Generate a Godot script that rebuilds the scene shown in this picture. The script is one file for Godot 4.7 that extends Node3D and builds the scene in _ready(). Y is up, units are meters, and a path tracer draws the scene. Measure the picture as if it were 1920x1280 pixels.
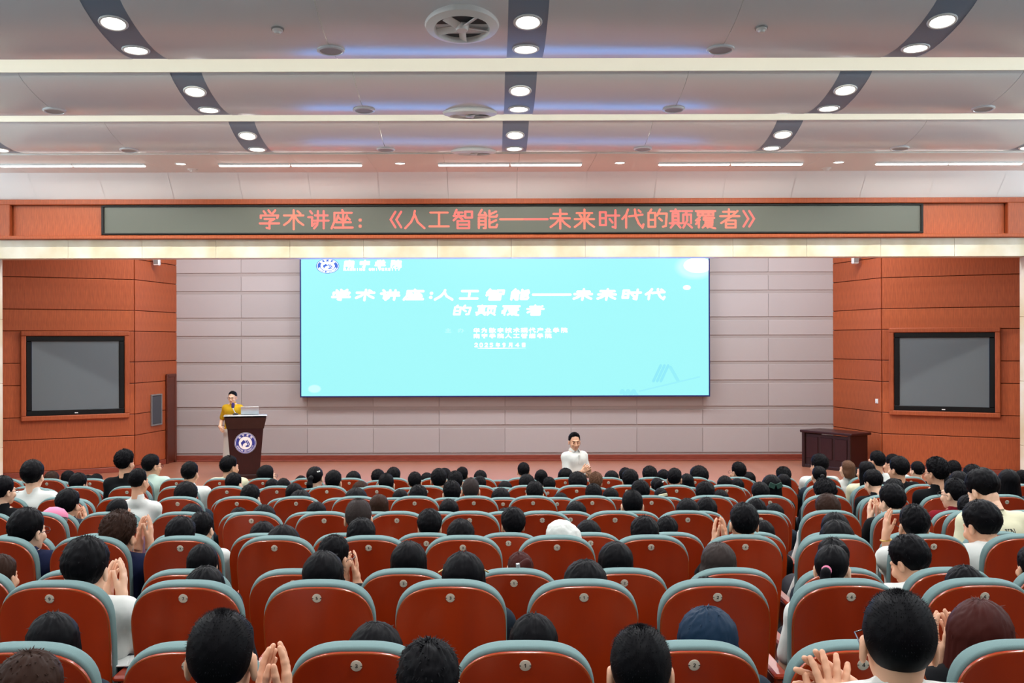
extends Node3D
# Lecture hall seen from the upper rows. y is up, the camera looks along -z; "d" below is the distance in front of the camera (z = -d).

const F := 1960.0          # focal length in pixels of the 1920 wide frame
const CX := 923.0          # the optical axis meets the frame here
const CY := 640.0
const HC := 2.945          # height of the camera over the floor of the front row
const MID := 0.33          # x of the middle line of the hall

var M := {}
var used := {}
var rng := RandomNumberGenerator.new()

func px(x: float, d: float) -> float: return (x - CX) * d / F
func py(y: float, d: float) -> float: return HC - (y - CY) * d / F
func at(x: float, y: float, d: float) -> Vector3: return Vector3(px(x, d), py(y, d), -d)

# ---------------------------------------------------------------- geometry
class Geo:
	var v := PackedVector3Array()
	var ix := PackedInt32Array()
	var uv := PackedVector2Array()
	func tri(a: Vector3, b: Vector3, c: Vector3):   # anticlockwise seen from outside
		var n := v.size()
		v.append(a); v.append(b); v.append(c)
		ix.append(n); ix.append(n + 2); ix.append(n + 1)
	func quad(a: Vector3, b: Vector3, c: Vector3, d: Vector3):
		var n := v.size()
		v.append(a); v.append(b); v.append(c); v.append(d)
		ix.append_array(PackedInt32Array([n, n + 2, n + 1, n, n + 3, n + 2]))
	func uvquad(a: Vector3, b: Vector3, c: Vector3, d: Vector3):
		quad(a, b, c, d)
		uv.append(Vector2(0, 1)); uv.append(Vector2(1, 1)); uv.append(Vector2(1, 0)); uv.append(Vector2(0, 0))
	func put(g: Geo, t := Transform3D()):
		var n := v.size()
		v.append_array(t * g.v)
		var flip := t.basis.determinant() < 0.0
		for i in range(0, g.ix.size(), 3):
			ix.append(g.ix[i] + n)
			ix.append(g.ix[i + (2 if flip else 1)] + n)
			ix.append(g.ix[i + (1 if flip else 2)] + n)
	func box(c: Vector3, s: Vector3, b := 0.004, t := Transform3D()):
		# a box with chamfered edges
		var h := s * 0.5
		b = min(b, 0.45 * min(s.x, min(s.y, s.z)))
		var g := Geo.new()
		for ax in 3:
			var u := (ax + 1) % 3
			var w := (ax + 2) % 3
			for sg in [-1.0, 1.0]:
				var q := []
				for k in [[-1, -1], [1, -1], [1, 1], [-1, 1]]:
					var p := Vector3.ZERO
					p[ax] = sg * h[ax]; p[u] = k[0] * (h[u] - b); p[w] = k[1] * (h[w] - b)
					q.append(p)
				if sg > 0: g.quad(q[0], q[1], q[2], q[3])
				else: g.quad(q[3], q[2], q[1], q[0])
			if b > 0.0:
				for su in [-1.0, 1.0]:
					for sw in [-1.0, 1.0]:
						var e := []
						for k in [[-1, 0], [1, 0], [1, 1], [-1, 1]]:
							var p := Vector3.ZERO
							p[ax] = k[0] * (h[ax] - b)
							p[u] = su * (h[u] - (0.0 if k[1] == 0 else b))
							p[w] = sw * (h[w] - (b if k[1] == 0 else 0.0))
							e.append(p)
						if su * sw > 0: g.quad(e[0], e[1], e[2], e[3])
						else: g.quad(e[3], e[2], e[1], e[0])
		if b > 0.0:
			for sx in [-1.0, 1.0]:
				for sy in [-1.0, 1.0]:
					for sz in [-1.0, 1.0]:
						var sgn := Vector3(sx, sy, sz)
						var a := sgn * Vector3(h.x, h.y - b, h.z - b)
						var bb := sgn * Vector3(h.x - b, h.y, h.z - b)
						var cc := sgn * Vector3(h.x - b, h.y - b, h.z)
						if sx * sy * sz > 0: g.tri(a, bb, cc)
						else: g.tri(a, cc, bb)
		put(g, t * Transform3D(Basis(), c))
	func lathe(prof: Array, n: int, t := Transform3D()):
		# profile of Vector2(radius, y) from the bottom up, turned round y
		var g := Geo.new()
		for i in n:
			var a0 := TAU * i / n
			var a1 := TAU * (i + 1) / n
			for j in prof.size() - 1:
				var p: Vector2 = prof[j]
				var q: Vector2 = prof[j + 1]
				var A := Vector3(p.x * cos(a0), p.y, -p.x * sin(a0))
				var B := Vector3(p.x * cos(a1), p.y, -p.x * sin(a1))
				var C := Vector3(q.x * cos(a1), q.y, -q.x * sin(a1))
				var D := Vector3(q.x * cos(a0), q.y, -q.x * sin(a0))
				if p.x < 1e-6: g.tri(A, C, D)
				elif q.x < 1e-6: g.tri(A, B, C)
				else: g.quad(A, B, C, D)
		put(g, t)
	func tube(path: Array, r: float, n := 8):
		for k in path.size() - 1:
			var a: Vector3 = path[k]
			var b: Vector3 = path[k + 1]
			var y := (b - a).normalized()
			var x := y.cross(Vector3(0.31, 0.2, 0.93)).normalized()
			var l := a.distance_to(b)
			lathe([Vector2(0, -r * 0.4), Vector2(r, 0), Vector2(r, l), Vector2(0, l + r * 0.4)], n, Transform3D(Basis(x, y, x.cross(y)), a))
	func extrude(ol: Array, rings: Array, t := Transform3D()):
		# closed outline of Vector2 (anticlockwise), rings of Vector2(inset, z) from back (small z) to front
		var g := Geo.new()
		var n := ol.size()
		var nor := []
		var mid := Vector2.ZERO
		for p in ol: mid += p / n
		for i in n:
			var e: Vector2 = ol[(i + 1) % n] - ol[(i + n - 1) % n]
			nor.append(Vector2(e.y, -e.x).normalized())
		var loops := []
		for r in rings:
			var l := []
			for i in n:
				var p: Vector2 = ol[i] - nor[i] * r.x
				l.append(Vector3(p.x, p.y, r.y))
			loops.append(l)
		for k in loops.size() - 1:
			for i in n:
				var j := (i + 1) % n
				g.quad(loops[k][i], loops[k][j], loops[k + 1][j], loops[k + 1][i])
		var first: Array = loops[0]
		var last: Array = loops[-1]
		var m0 := Vector3(mid.x, mid.y, rings[0].y)
		var m1 := Vector3(mid.x, mid.y, rings[-1].y)
		for i in n:
			var j := (i + 1) % n
			g.tri(m0, first[j], first[i])
			g.tri(m1, last[i], last[j])
		put(g, t)
	func mesh(mat: Material, crease := 0.0) -> ArrayMesh:
		# crease 0: flat; 180: all smooth; else edges sharper than that stay hard
		var arr := []
		arr.resize(Mesh.ARRAY_MAX)
		var am := ArrayMesh.new()
		if crease >= 180.0:
			arr[Mesh.ARRAY_VERTEX] = v
			arr[Mesh.ARRAY_INDEX] = ix
			var st := SurfaceTool.new()
			st.create_from_arrays(arr)
			st.generate_normals()
			st.set_material(mat)
			return st.commit()
		var n := ix.size()
		var vv := PackedVector3Array()
		var nn := PackedVector3Array()
		var uu := PackedVector2Array()
		vv.resize(n); nn.resize(n)
		var fn := PackedVector3Array()
		for i in range(0, n, 3):
			var a := v[ix[i]]
			var b := v[ix[i + 1]]
			var c := v[ix[i + 2]]
			fn.append((c - a).cross(b - a))
		for i in n:
			vv[i] = v[ix[i]]
			nn[i] = fn[i / 3].normalized()
		if uv.size() == v.size():
			for i in n: uu.append(uv[ix[i]])
		if crease > 0.0:
			var by := {}
			for i in n:
				var key := Vector3i((vv[i] * 20000.0).round())
				if not by.has(key): by[key] = []
				by[key].append(i / 3)
			var lim := cos(deg_to_rad(crease))
			for i in n:
				var key := Vector3i((vv[i] * 20000.0).round())
				var own := fn[i / 3].normalized()
				var sum := Vector3.ZERO
				for f in by[key]:
					if fn[f].normalized().dot(own) >= lim: sum += fn[f]
				if sum.length_squared() > 0.0: nn[i] = sum.normalized()
		arr[Mesh.ARRAY_VERTEX] = vv
		arr[Mesh.ARRAY_NORMAL] = nn
		if uu.size(): arr[Mesh.ARRAY_TEX_UV] = uu
		am.add_surface_from_arrays(Mesh.PRIMITIVE_TRIANGLES, arr)
		am.surface_set_material(0, mat)
		return am

# ---------------------------------------------------------------- distance fields, meshed as surface nets
class Field:
	var o: Vector3
	var c: float
	var nx: int
	var ny: int
	var nz: int
	var f := PackedFloat32Array()
	func _init(lo: Vector3, hi: Vector3, cell: float):
		o = lo; c = cell
		nx = int(ceil((hi.x - lo.x) / c)) + 2
		ny = int(ceil((hi.y - lo.y) / c)) + 2
		nz = int(ceil((hi.z - lo.z) / c)) + 2
		f.resize(nx * ny * nz)
		f.fill(0.1)
	func _box(lo: Vector3, hi: Vector3) -> Array:
		var a := ((lo - o) / c).floor()
		var b := ((hi - o) / c).ceil()
		return [maxi(0, int(a.x)), maxi(0, int(a.y)), maxi(0, int(a.z)), mini(nx - 1, int(b.x)), mini(ny - 1, int(b.y)), mini(nz - 1, int(b.z))]
	func cap(a: Vector3, b: Vector3, ra: float, rb: float, k := 0.02, sx := 1.0):
		# tapered capsule; sx < 1 widens it along x
		var m := maxf(ra, rb)
		var pad := m + k + c * 2.0
		var lo := Vector3(minf(a.x, b.x) - m / sx - k - c * 2, minf(a.y, b.y) - pad, minf(a.z, b.z) - pad)
		var hi := Vector3(maxf(a.x, b.x) + m / sx + k + c * 2, maxf(a.y, b.y) + pad, maxf(a.z, b.z) + pad)
		var q := _box(lo, hi)
		var ab := b - a
		ab.x *= sx
		var l2 := maxf(ab.length_squared(), 1e-9)
		for z in range(q[2], q[5] + 1):
			for y in range(q[1], q[4] + 1):
				var i: int = (z * ny + y) * nx + q[0]
				var p := Vector3(0, o.y + y * c - a.y, o.z + z * c - a.z)
				for x in range(q[0], q[3] + 1):
					p.x = (o.x + x * c - a.x) * sx
					var t := clampf(p.dot(ab) / l2, 0.0, 1.0)
					var d := (p - ab * t).length() - lerpf(ra, rb, t)
					var e := f[i]
					var h := maxf(k - absf(d - e), 0.0)
					f[i] = minf(d, e) - h * h * 0.25 / k
					i += 1
	func ell(m: Vector3, r: Vector3, k := 0.02, cut := false):
		var pad := k + c * 2.0
		var q := _box(m - r - Vector3.ONE * pad, m + r + Vector3.ONE * pad)
		for z in range(q[2], q[5] + 1):
			for y in range(q[1], q[4] + 1):
				var i: int = (z * ny + y) * nx + q[0]
				for x in range(q[0], q[3] + 1):
					var p := Vector3(o.x + x * c, o.y + y * c, o.z + z * c) - m
					var k0 := (p / r).length()
					var k1 := (p / (r * r)).length()
					var d := k0 * (k0 - 1.0) / maxf(k1, 1e-6)
					if k0 < 1e-4: d = -minf(r.x, minf(r.y, r.z))
					var e := f[i]
					if cut:
						d = -d
						var h := maxf(k - absf(d - e), 0.0)
						f[i] = maxf(d, e) + h * h * 0.25 / k
					else:
						var h := maxf(k - absf(d - e), 0.0)
						f[i] = minf(d, e) - h * h * 0.25 / k
					i += 1
	func below(h: float):       # keep only what lies under the height h
		for z in nz:
			for y in ny:
				var e := o.y + y * c - h
				if e < -0.05: continue
				var i := (z * ny + y) * nx
				for x in nx:
					f[i] = maxf(f[i], e)
					i += 1
	func nets() -> Geo:
		var g := Geo.new()
		var id := PackedInt32Array()
		id.resize(nx * ny * nz)
		id.fill(-1)
		var sy := nx
		var sz := nx * ny
		var lim := c * 1.8
		var off := [0, 1, sy, sy + 1, sz, sz + 1, sz + sy, sz + sy + 1]
		var ed := [[0, 1], [2, 3], [4, 5], [6, 7], [0, 2], [1, 3], [4, 6], [5, 7], [0, 4], [1, 5], [2, 6], [3, 7]]
		for z in nz - 1:
			for y in ny - 1:
				var i := (z * ny + y) * nx
				for x in nx - 1:
					var v0 := f[i]
					if absf(v0) < lim:
						var mask := 0
						for k in 8:
							if f[i + off[k]] < 0.0: mask |= 1 << k
						if mask != 0 and mask != 255:
							var s := Vector3.ZERO
							var n := 0
							for e in ed:
								var a: int = e[0]
								var b: int = e[1]
								if ((mask >> a) & 1) != ((mask >> b) & 1):
									var fa := f[i + off[a]]
									var t := fa / (fa - f[i + off[b]])
									var pa := Vector3(a & 1, (a >> 1) & 1, a >> 2)
									var pb := Vector3(b & 1, (b >> 1) & 1, b >> 2)
									s += pa.lerp(pb, t)
									n += 1
							id[i] = g.v.size()
							g.v.append(o + (Vector3(x, y, z) + s / n) * c)
					i += 1
		for z in range(1, nz - 1):
			for y in range(1, ny - 1):
				var i := (z * ny + y) * nx + 1
				for x in range(1, nx - 1):
					if id[i] >= 0:
						var s0 := f[i] < 0.0
						for ax in 3:
							var st: int = [1, sy, sz][ax]
							if s0 != (f[i + st] < 0.0):
								var u: int = [sy, sz, 1][ax]
								var w: int = [sz, 1, sy][ax]
								var a := id[i]
								var b := id[i - u]
								var cc := id[i - u - w]
								var d := id[i - w]
								if a >= 0 and b >= 0 and cc >= 0 and d >= 0:
									if s0: g.ix.append_array(PackedInt32Array([a, cc, b, a, d, cc]))
									else: g.ix.append_array(PackedInt32Array([a, b, cc, a, cc, d]))
					i += 1
		return g

# ---------------------------------------------------------------- nodes and names
func numbered(called: String) -> String:
	var n: int = used.get(called, 0)
	used[called] = n + 1
	return called if n == 0 else "%s_%03d" % [called, n]

func tag(o: Node3D, label: String, category: String, group := "") -> Node3D:
	o.set_meta("label", label)
	o.set_meta("category", category)
	if group: o.set_meta("group", group)
	return o

func root(called: String, where := Vector3.ZERO, turn := 0.0) -> Node3D:
	var o := Node3D.new()
	o.name = numbered(called)
	add_child(o)
	o.position = where
	o.rotation.y = turn
	return o

func struct(called: String) -> Node3D:
	var o := root(called)
	o.set_meta("kind", "structure")
	return o

func part(called: String, m: Mesh, parent: Node3D, t := Transform3D()) -> MeshInstance3D:
	var o := MeshInstance3D.new()
	o.mesh = m
	o.transform = t
	o.cast_shadow = GeometryInstance3D.SHADOW_CASTING_SETTING_ON
	if parent == self:
		o.name = numbered(called)
		add_child(o)
	else:
		var n := 0
		for k in parent.get_children():
			if k.name == called or (k.name.begins_with(called + "_") and k.name.substr(called.length() + 1).is_valid_int()): n += 1
		o.name = called if n == 0 else "%s_%03d" % [called, n]
		parent.add_child(o, true)
	return o

func block(called: String, parent: Node3D, c: Vector3, s: Vector3, mat: Material, b := 0.004, t := Transform3D()) -> MeshInstance3D:
	var g := Geo.new()
	g.box(c, s, b, t)
	return part(called, g.mesh(mat), parent)

# ---------------------------------------------------------------- materials
func col(r: float, g: float, b: float) -> Color: return Color(r / 255.0, g / 255.0, b / 255.0)

func flat_mat(called: String, c: Color, rough := 0.6, metal := 0.0, spec := 0.5) -> StandardMaterial3D:
	var m := StandardMaterial3D.new()
	m.resource_name = called
	m.albedo_color = c
	m.roughness = rough
	m.metallic = metal
	m.metallic_specular = spec
	M[called] = m
	return m

func noise_tex(seed_: int, freq: float, lo: Color, hi: Color, normal := false, size := 256, oct := 4) -> NoiseTexture2D:
	var n := FastNoiseLite.new()
	n.seed = seed_
	n.noise_type = FastNoiseLite.TYPE_SIMPLEX_SMOOTH
	n.frequency = freq
	n.fractal_octaves = oct
	var t := NoiseTexture2D.new()
	t.width = size; t.height = size
	t.seamless = true
	t.noise = n
	if normal:
		t.as_normal_map = true
		t.bump_strength = 4.0
	else:
		var gr := Gradient.new()
		gr.set_color(0, lo); gr.set_color(1, hi)
		t.color_ramp = gr
	return t

func tex_mat(called: String, c: Color, rough: float, tex: Texture2D, scale_: Vector3, spec := 0.5) -> StandardMaterial3D:
	var m := flat_mat(called, c, rough, 0.0, spec)
	m.albedo_texture = tex
	m.uv1_triplanar = true
	m.uv1_world_triplanar = true
	m.uv1_scale = scale_
	return m

func glow_mat(called: String, c: Color, e: float) -> StandardMaterial3D:
	var m := flat_mat(called, Color(0.02, 0.02, 0.02), 0.4)
	m.emission_enabled = true
	m.emission = c
	m.emission_energy_multiplier = e
	return m

func make_materials():
	var grain := noise_tex(3, 0.03, Color(0.78, 0.74, 0.7), Color(1, 1, 1))
	var soft := noise_tex(9, 0.02, Color(0.92, 0.9, 0.88), Color(1, 1, 1))
	var fine := noise_tex(7, 0.12, Color(0.86, 0.86, 0.86), Color(1, 1, 1))
	var marble := noise_tex(11, 0.008, Color(0.9, 0.86, 0.76), Color(1, 1, 1), false, 256, 5)
	var weave := noise_tex(5, 0.3, Color(0.8, 0.8, 0.8), Color(1, 1, 1), false, 256, 2)
	for k in 3:
		tex_mat("seat_wood_%d" % k, [col(166, 48, 5), col(160, 45, 4), col(172, 51, 6)][k], 0.3, soft, Vector3(1.6, 0.3, 1.6))
		tex_mat("wall_wood_%d" % k, [col(192, 95, 50), col(187, 92, 48), col(197, 99, 52)][k], 0.5, grain, Vector3(7, 0.5, 7))
		tex_mat("beige_panel_%d" % k, [col(196, 186, 184), col(193, 183, 181), col(199, 189, 187)][k], 0.75, fine, Vector3(3, 3, 3))
	tex_mat("beige_gap", col(184, 172, 168), 0.8, fine, Vector3(3, 3, 3))
	tex_mat("wall_wood_gap", col(110, 45, 22), 0.7, grain, Vector3(7, 0.5, 7))
	tex_mat("dark_wood", col(52, 17, 19), 0.35, grain, Vector3(5, 0.5, 5))
	tex_mat("door_wood", col(104, 44, 26), 0.4, grain, Vector3(5, 0.5, 5))
	tex_mat("darker_wood", col(48, 22, 22), 0.35, grain, Vector3(5, 0.5, 5))
	tex_mat("cream_marble", col(242, 236, 220), 0.35, marble, Vector3(0.5, 0.5, 0.5))
	tex_mat("cushion", col(122, 148, 147), 0.9, weave, Vector3(6, 6, 6), 0.3)
	tex_mat("stage_floor", col(186, 122, 96), 0.3, grain, Vector3(0.35, 6, 7))
	tex_mat("stage_skirt", col(160, 76, 58), 0.4, grain, Vector3(0.5, 6, 6))
	tex_mat("carpet", col(66, 58, 56), 0.95, fine, Vector3(2, 2, 2))
	flat_mat("ceiling_paint", col(226, 232, 236), 0.24, 0.0, 0.85)
	flat_mat("ceiling_band", col(128, 148, 168), 0.4)
	flat_mat("cove_paint", col(238, 238, 230), 0.6)
	flat_mat("flat_ceiling", col(240, 238, 236), 0.5)
	flat_mat("plaster", col(225, 220, 210), 0.8)
	flat_mat("white_trim", col(235, 235, 232), 0.4)
	flat_mat("white_plastic", col(232, 232, 228), 0.35)
	flat_mat("grey_metal", col(150, 150, 148), 0.4, 0.6)
	flat_mat("speaker_grille", col(172, 170, 168), 0.6)
	flat_mat("dark_gap", col(20, 18, 18), 0.8)
	flat_mat("vent_dark", col(70, 72, 76), 0.6)
	flat_mat("black_gloss", col(14, 14, 15), 0.25)
	flat_mat("black_matte", col(18, 18, 20), 0.7)
	flat_mat("tv_screen", col(104, 112, 116), 0.35)
	flat_mat("led_face", col(120, 124, 116), 0.5)
	flat_mat("steel", col(70, 72, 74), 0.45, 0.5)
	flat_mat("badge", col(214, 206, 188), 0.4, 0.15)
	flat_mat("ink", col(30, 28, 28), 0.6)
	flat_mat("seat_edge", col(150, 62, 22), 0.25)
	flat_mat("skin", col(214, 160, 128), 0.55).subsurf_scatter_enabled = false
	flat_mat("skin_fair", col(228, 182, 152), 0.55)
	flat_mat("eye_white", col(225, 220, 215), 0.3)
	flat_mat("eye_dark", col(24, 18, 16), 0.25)
	flat_mat("lip", col(178, 92, 84), 0.5)
	for h in [["k", col(6, 5, 8)], ["b", col(46, 28, 20)], ["r", col(58, 20, 15)], ["u", col(20, 40, 60)], ["g", col(50, 42, 40)], ["n", col(88, 60, 44)]]:
		var m := flat_mat("hair_" + h[0], h[1], 0.55, 0.0, 0.2)
		m.anisotropy_enabled = false
	for s in [["W", col(236, 236, 230)], ["K", col(26, 26, 28)], ["N", col(34, 38, 66)], ["G", col(120, 118, 116)], ["M", col(128, 24, 36)], ["T", col(206, 228, 214)], ["Y", col(236, 230, 196)], ["D", col(44, 52, 62)], ["B", col(70, 84, 118)], ["P", col(150, 110, 130)], ["O", col(214, 170, 40)]]:
		tex_mat("cloth_" + s[0], s[1], 0.9, weave, Vector3(9, 9, 9), 0.2)
	flat_mat("trousers", col(34, 34, 42), 0.9)
	flat_mat("shoe", col(30, 28, 28), 0.5)
	flat_mat("pink", col(214, 118, 150), 0.7)
	flat_mat("bow_green", col(20, 60, 48), 0.6)
	flat_mat("gold", col(206, 170, 96), 0.3, 0.8)
	flat_mat("orange", col(226, 92, 28), 0.6)
	flat_mat("silver", col(190, 196, 200), 0.3, 0.6)
	flat_mat("mic_foam", col(52, 36, 96), 0.9)
	var gl := flat_mat("lens_glass", Color(0.8, 0.85, 0.95, 0.12), 0.05)
	gl.transparency = BaseMaterial3D.TRANSPARENCY_ALPHA
	glow_mat("lamp_glow", Color(1, 0.99, 0.96), 9.0)
	glow_mat("tube_glow", Color(1, 0.99, 0.97), 7.0)
	glow_mat("cove_glow", Color(1, 0.97, 0.86), 3.0)

# ---------------------------------------------------------------- the scene
func _ready():
	rng.seed = 41
	make_materials()
	set_camera_and_light()
	build_shell()
	build_ceiling()
	build_stage()
	build_seats()
	build_people()
	build_small_things()

func set_camera_and_light():
	var cam := Camera3D.new()
	cam.name = "camera"
	add_child(cam)
	cam.position = Vector3(0, HC, 0)
	cam.rotation.z = -0.0024
	cam.near = 0.05
	cam.far = 100.0
	cam.projection = Camera3D.PROJECTION_FRUSTUM
	cam.size = 2.0 * 0.05 * 640.0 / F
	cam.frustum_offset = Vector2((960.0 - CX) / F * 0.05, 0)
	cam.current = true
	var e := Environment.new()
	e.background_mode = Environment.BG_COLOR
	e.background_color = Color(0, 0, 0)
	e.tonemap_mode = Environment.TONE_MAPPER_LINEAR
	e.tonemap_exposure = 1.0
	e.sdfgi_enabled = true
	e.ssao_enabled = true
	e.ssil_enabled = true
	var w := WorldEnvironment.new()
	w.name = "environment"
	w.environment = e
	add_child(w)
	# the LED wall and the red message board throw their colour into the hall
	area_light("screen_light", at(946, 600, 21.68), Vector2(8.5, 3.3), Vector3(0, 0, 1), Color(0.2, 0.44, 1.0), SCREEN_E)
	area_light("banner_light", at(950, 412, 17.9), Vector2(8.6, 0.4), Vector3(0, 0.1, 1), Color(1.0, 0.16, 0.12), BANNER_E)
	# uplights along the side walls of the hall, out of the picture
	for s in [-1.0, 1.0]:
		area_light("wall_uplight_source", Vector3(MID + s * 11.05, 4.75, -8.0), Vector2(18.0, 0.16), Vector3(-s * 0.9, 1, 0), Color(0.86, 0.95, 1.0), SIDE_E)
	# the ceiling panels that light the stage from above, behind the beam
	for k in 3:
		area_light("stage_light", Vector3(MID + (k - 1) * 5.2, 6.02, -19.3), Vector2(3.6, 0.5), Vector3(0, -1, -0.25), Color(0.95, 0.98, 1.0), STAGE_E)

const SIDE_E := 84.0
const SCREEN_E := 20.0
const BANNER_E := 0.5
const STAGE_E := 17.0
const LAMP_E := 4.3
const TUBE_E := 2.5
const COVE_E := 6.0

func area_light(called: String, where: Vector3, size: Vector2, towards: Vector3, c: Color, energy: float):
	var l := AreaLight3D.new()
	l.name = numbered(called)
	add_child(l)
	l.area_size = size
	l.light_color = c
	l.light_energy = energy
	l.area_range = 40.0
	l.area_attenuation = 2.0
	l.shadow_enabled = true
	l.area_normalize_energy = true
	var up := Vector3.UP if absf(towards.normalized().y) < 0.9 else Vector3(0, 0, 1)
	l.transform = Transform3D(Basis.looking_at(towards.normalized(), up), where)

# seat rows ------------------------------------------------------
func row_d(r: int) -> float: return 3.41 + 0.9 * r
func row_floor(r: int) -> float: return 0.8935 - 0.149 * floor((r) / 2.0) if r < 12 else 0.0

const PD := 18.0            # the proscenium wall
const SZ := 0.445           # stage floor over the floor of the front row
const WALL_D := 22.0

func build_shell():
	# tiers of the raked floor, two rows on each
	var fl := struct("floor")
	for g in range(-3, 7):
		var d0 := row_d(2 * g) - 0.03
		var d1 := row_d(2 * g + 2) - 0.03 if g < 6 else 16.2
		if g == -3: d0 = -5.2
		var z := row_floor(2 * g)
		block("tier", fl, Vector3(MID, (z - 0.4) * 0.5, -(d0 + d1) * 0.5), Vector3(22.8, z + 0.4, d1 - d0), M.carpet, 0.006)
	for s in [["left", -1.0], ["right", 1.0]]:
		var w := struct("wall_" + s[0])
		block("plaster", w, Vector3(MID + s[1] * 11.5, 3.2, -6.4), Vector3(0.3, 7.2, 23.2), M.plaster, 0)
		block("dado", w, Vector3(MID + s[1] * 11.33, 0.9, -6.4), Vector3(0.05, 2.4, 23.0), M.wall_wood_0, 0.01)
	for s in [["lectern", -1.0], ["dark table", 1.0]]:
		var o := root("wall_uplight", Vector3(MID + s[1] * 11.15, 4.7, -8.0))
		tag(o, "long white uplight trough on the hall's side wall, %s side" % s[0], "wall light", "wall uplights")
		block("trough", o, Vector3(0, -0.03, 0), Vector3(0.3, 0.04, 18.2), M.white_trim, 0.006)
		block("lip", o, Vector3(-s[1] * 0.15, 0.0, 0), Vector3(0.02, 0.1, 18.2), M.white_trim, 0.004)
		block("tube_glow", o, Vector3(0, 0.01, 0), Vector3(0.06, 0.04, 18.0), M.tube_glow, 0.01)
	var wb := struct("wall_back")
	block("plaster", wb, Vector3(MID, 3.2, 5.3), Vector3(23.4, 7.2, 0.3), M.plaster, 0)
	# proscenium: jambs, marble lintel, wooden fascia
	var wf := struct("wall_proscenium")
	var xl := px(5, PD + 0.3)
	var xr := px(1912, PD + 0.3)
	for k in 5:
		var z0 := SZ - 0.45 + k * 1.12
		var h := 1.115
		block("marble_slab", wf, Vector3((xl - 11.3) * 0.5, z0 + h * 0.5, -PD - 0.15), Vector3(xl + 11.3, h, 0.3), M.cream_marble, 0.004)
		block("marble_slab", wf, Vector3((xr + 11.9) * 0.5, z0 + h * 0.5, -PD - 0.15), Vector3(11.9 - xr, h, 0.3), M.cream_marble, 0.004)
	var zt := py(373, PD)
	var zl := py(448, PD)
	var zb := py(482.5, PD)
	var n := 14
	for k in n:
		var w := (xr - xl) / n
		block("marble_slab", wf, Vector3(xl + w * (k + 0.5), (zl + zb) * 0.5, -PD - 0.16), Vector3(w - 0.004, zl - zb, 0.32), M.cream_marble, 0.003)
	block("header", wf, Vector3(MID, (zt + 7.0) * 0.5, -PD - 0.2), Vector3(23, 7.0 - zt, 0.3), M.plaster, 0)
	for s in [[-11.2, xl], [xr, 11.9]]:
		block("header", wf, Vector3((s[0] + s[1]) * 0.5, (5.6 + zt) * 0.5, -PD - 0.2), Vector3(s[1] - s[0], 0.6, 0.25), M.plaster, 0)
	var fa := struct("trim_1")
	fa.set_meta("label", "long red-brown wooden box beam that frames the message board")
	block("back_board", fa, Vector3(MID, (zt + zl) * 0.5, -PD - 0.16), Vector3(19.2, zt - zl, 0.2), M.wall_wood_0, 0.004)
	block("top_rail", fa, Vector3(MID, py(378, PD), -PD + 0.0), Vector3(19.2, 0.09, 0.16), M.wall_wood_1, 0.01)
	block("bottom_rail", fa, Vector3(MID, py(444.5, PD), -PD + 0.03), Vector3(19.2, 0.06, 0.22), M.wall_wood_0, 0.01)
	for s in [[-60.0, 22.0], [1887.0, 1975.0]]:
		var a := px(s[0], PD)
		var b := px(s[1], PD)
		block("end_board", fa, Vector3((a + b) * 0.5, py(412, PD), -PD + 0.0), Vector3(b - a, 0.55, 0.14), M.wall_wood_1, 0.01)
	for s in [[24.0, 190.0], [1732.0, 1885.0]]:
		var a := px(s[0], PD)
		var b := px(s[1], PD)
		block("inset_board", fa, Vector3((a + b) * 0.5, py(412, PD), -PD - 0.045), Vector3(b - a, 0.53, 0.03), M.wall_wood_2, 0.005)

const LIPS := [9.12, 11.73, 14.34]
const PROFILE := [Vector2(0, 3.04), Vector2(0.06, 3.005), Vector2(0.15, 2.968), Vector2(0.27, 2.932), Vector2(0.42, 2.895), Vector2(0.6, 2.862), Vector2(0.8, 2.836), Vector2(1.0, 2.824), Vector2(1.2, 2.83), Vector2(1.34, 2.843), Vector2(1.42, 2.853)]

func profile_at(t: float) -> Vector2:      # (height, slope)
	for k in PROFILE.size() - 1:
		var a: Vector2 = PROFILE[k]
		var b: Vector2 = PROFILE[k + 1]
		if t <= b.x: return Vector2(lerpf(a.y, b.y, (t - a.x) / (b.x - a.x)), (b.y - a.y) / (b.x - a.x))
	return Vector2(2.853, 0.1)

func bay_strip(x0: float, x1: float, d0: float, up: float, mat: Material) -> ArrayMesh:
	var g := Geo.new()
	var lo := []
	var n := PROFILE.size()
	for p in PROFILE: lo.append(Vector3(0, HC + p.y + up, -d0 - p.x))
	var X0 := Vector3(x0, 0, 0)
	var X1 := Vector3(x1, 0, 0)
	var T := Vector3(0, 0.03, 0)
	for k in n - 1:
		g.quad(lo[k] + X0, lo[k + 1] + X0, lo[k + 1] + X1, lo[k] + X1)
		g.quad(lo[k] + X0 + T, lo[k] + X1 + T, lo[k + 1] + X1 + T, lo[k + 1] + X0 + T)
		g.quad(lo[k] + X0, lo[k] + X0 + T, lo[k + 1] + X0 + T, lo[k + 1] + X0)
		g.quad(lo[k] + X1, lo[k + 1] + X1, lo[k + 1] + X1 + T, lo[k] + X1 + T)
	g.quad(lo[n - 1] + X0, lo[n - 1] + X0 + T, lo[n - 1] + X1 + T, lo[n - 1] + X1)
	g.quad(lo[0] + X0 + T, lo[0] + X0, lo[0] + X1, lo[0] + X1 + T)
	return g.mesh(mat, 40.0)

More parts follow.
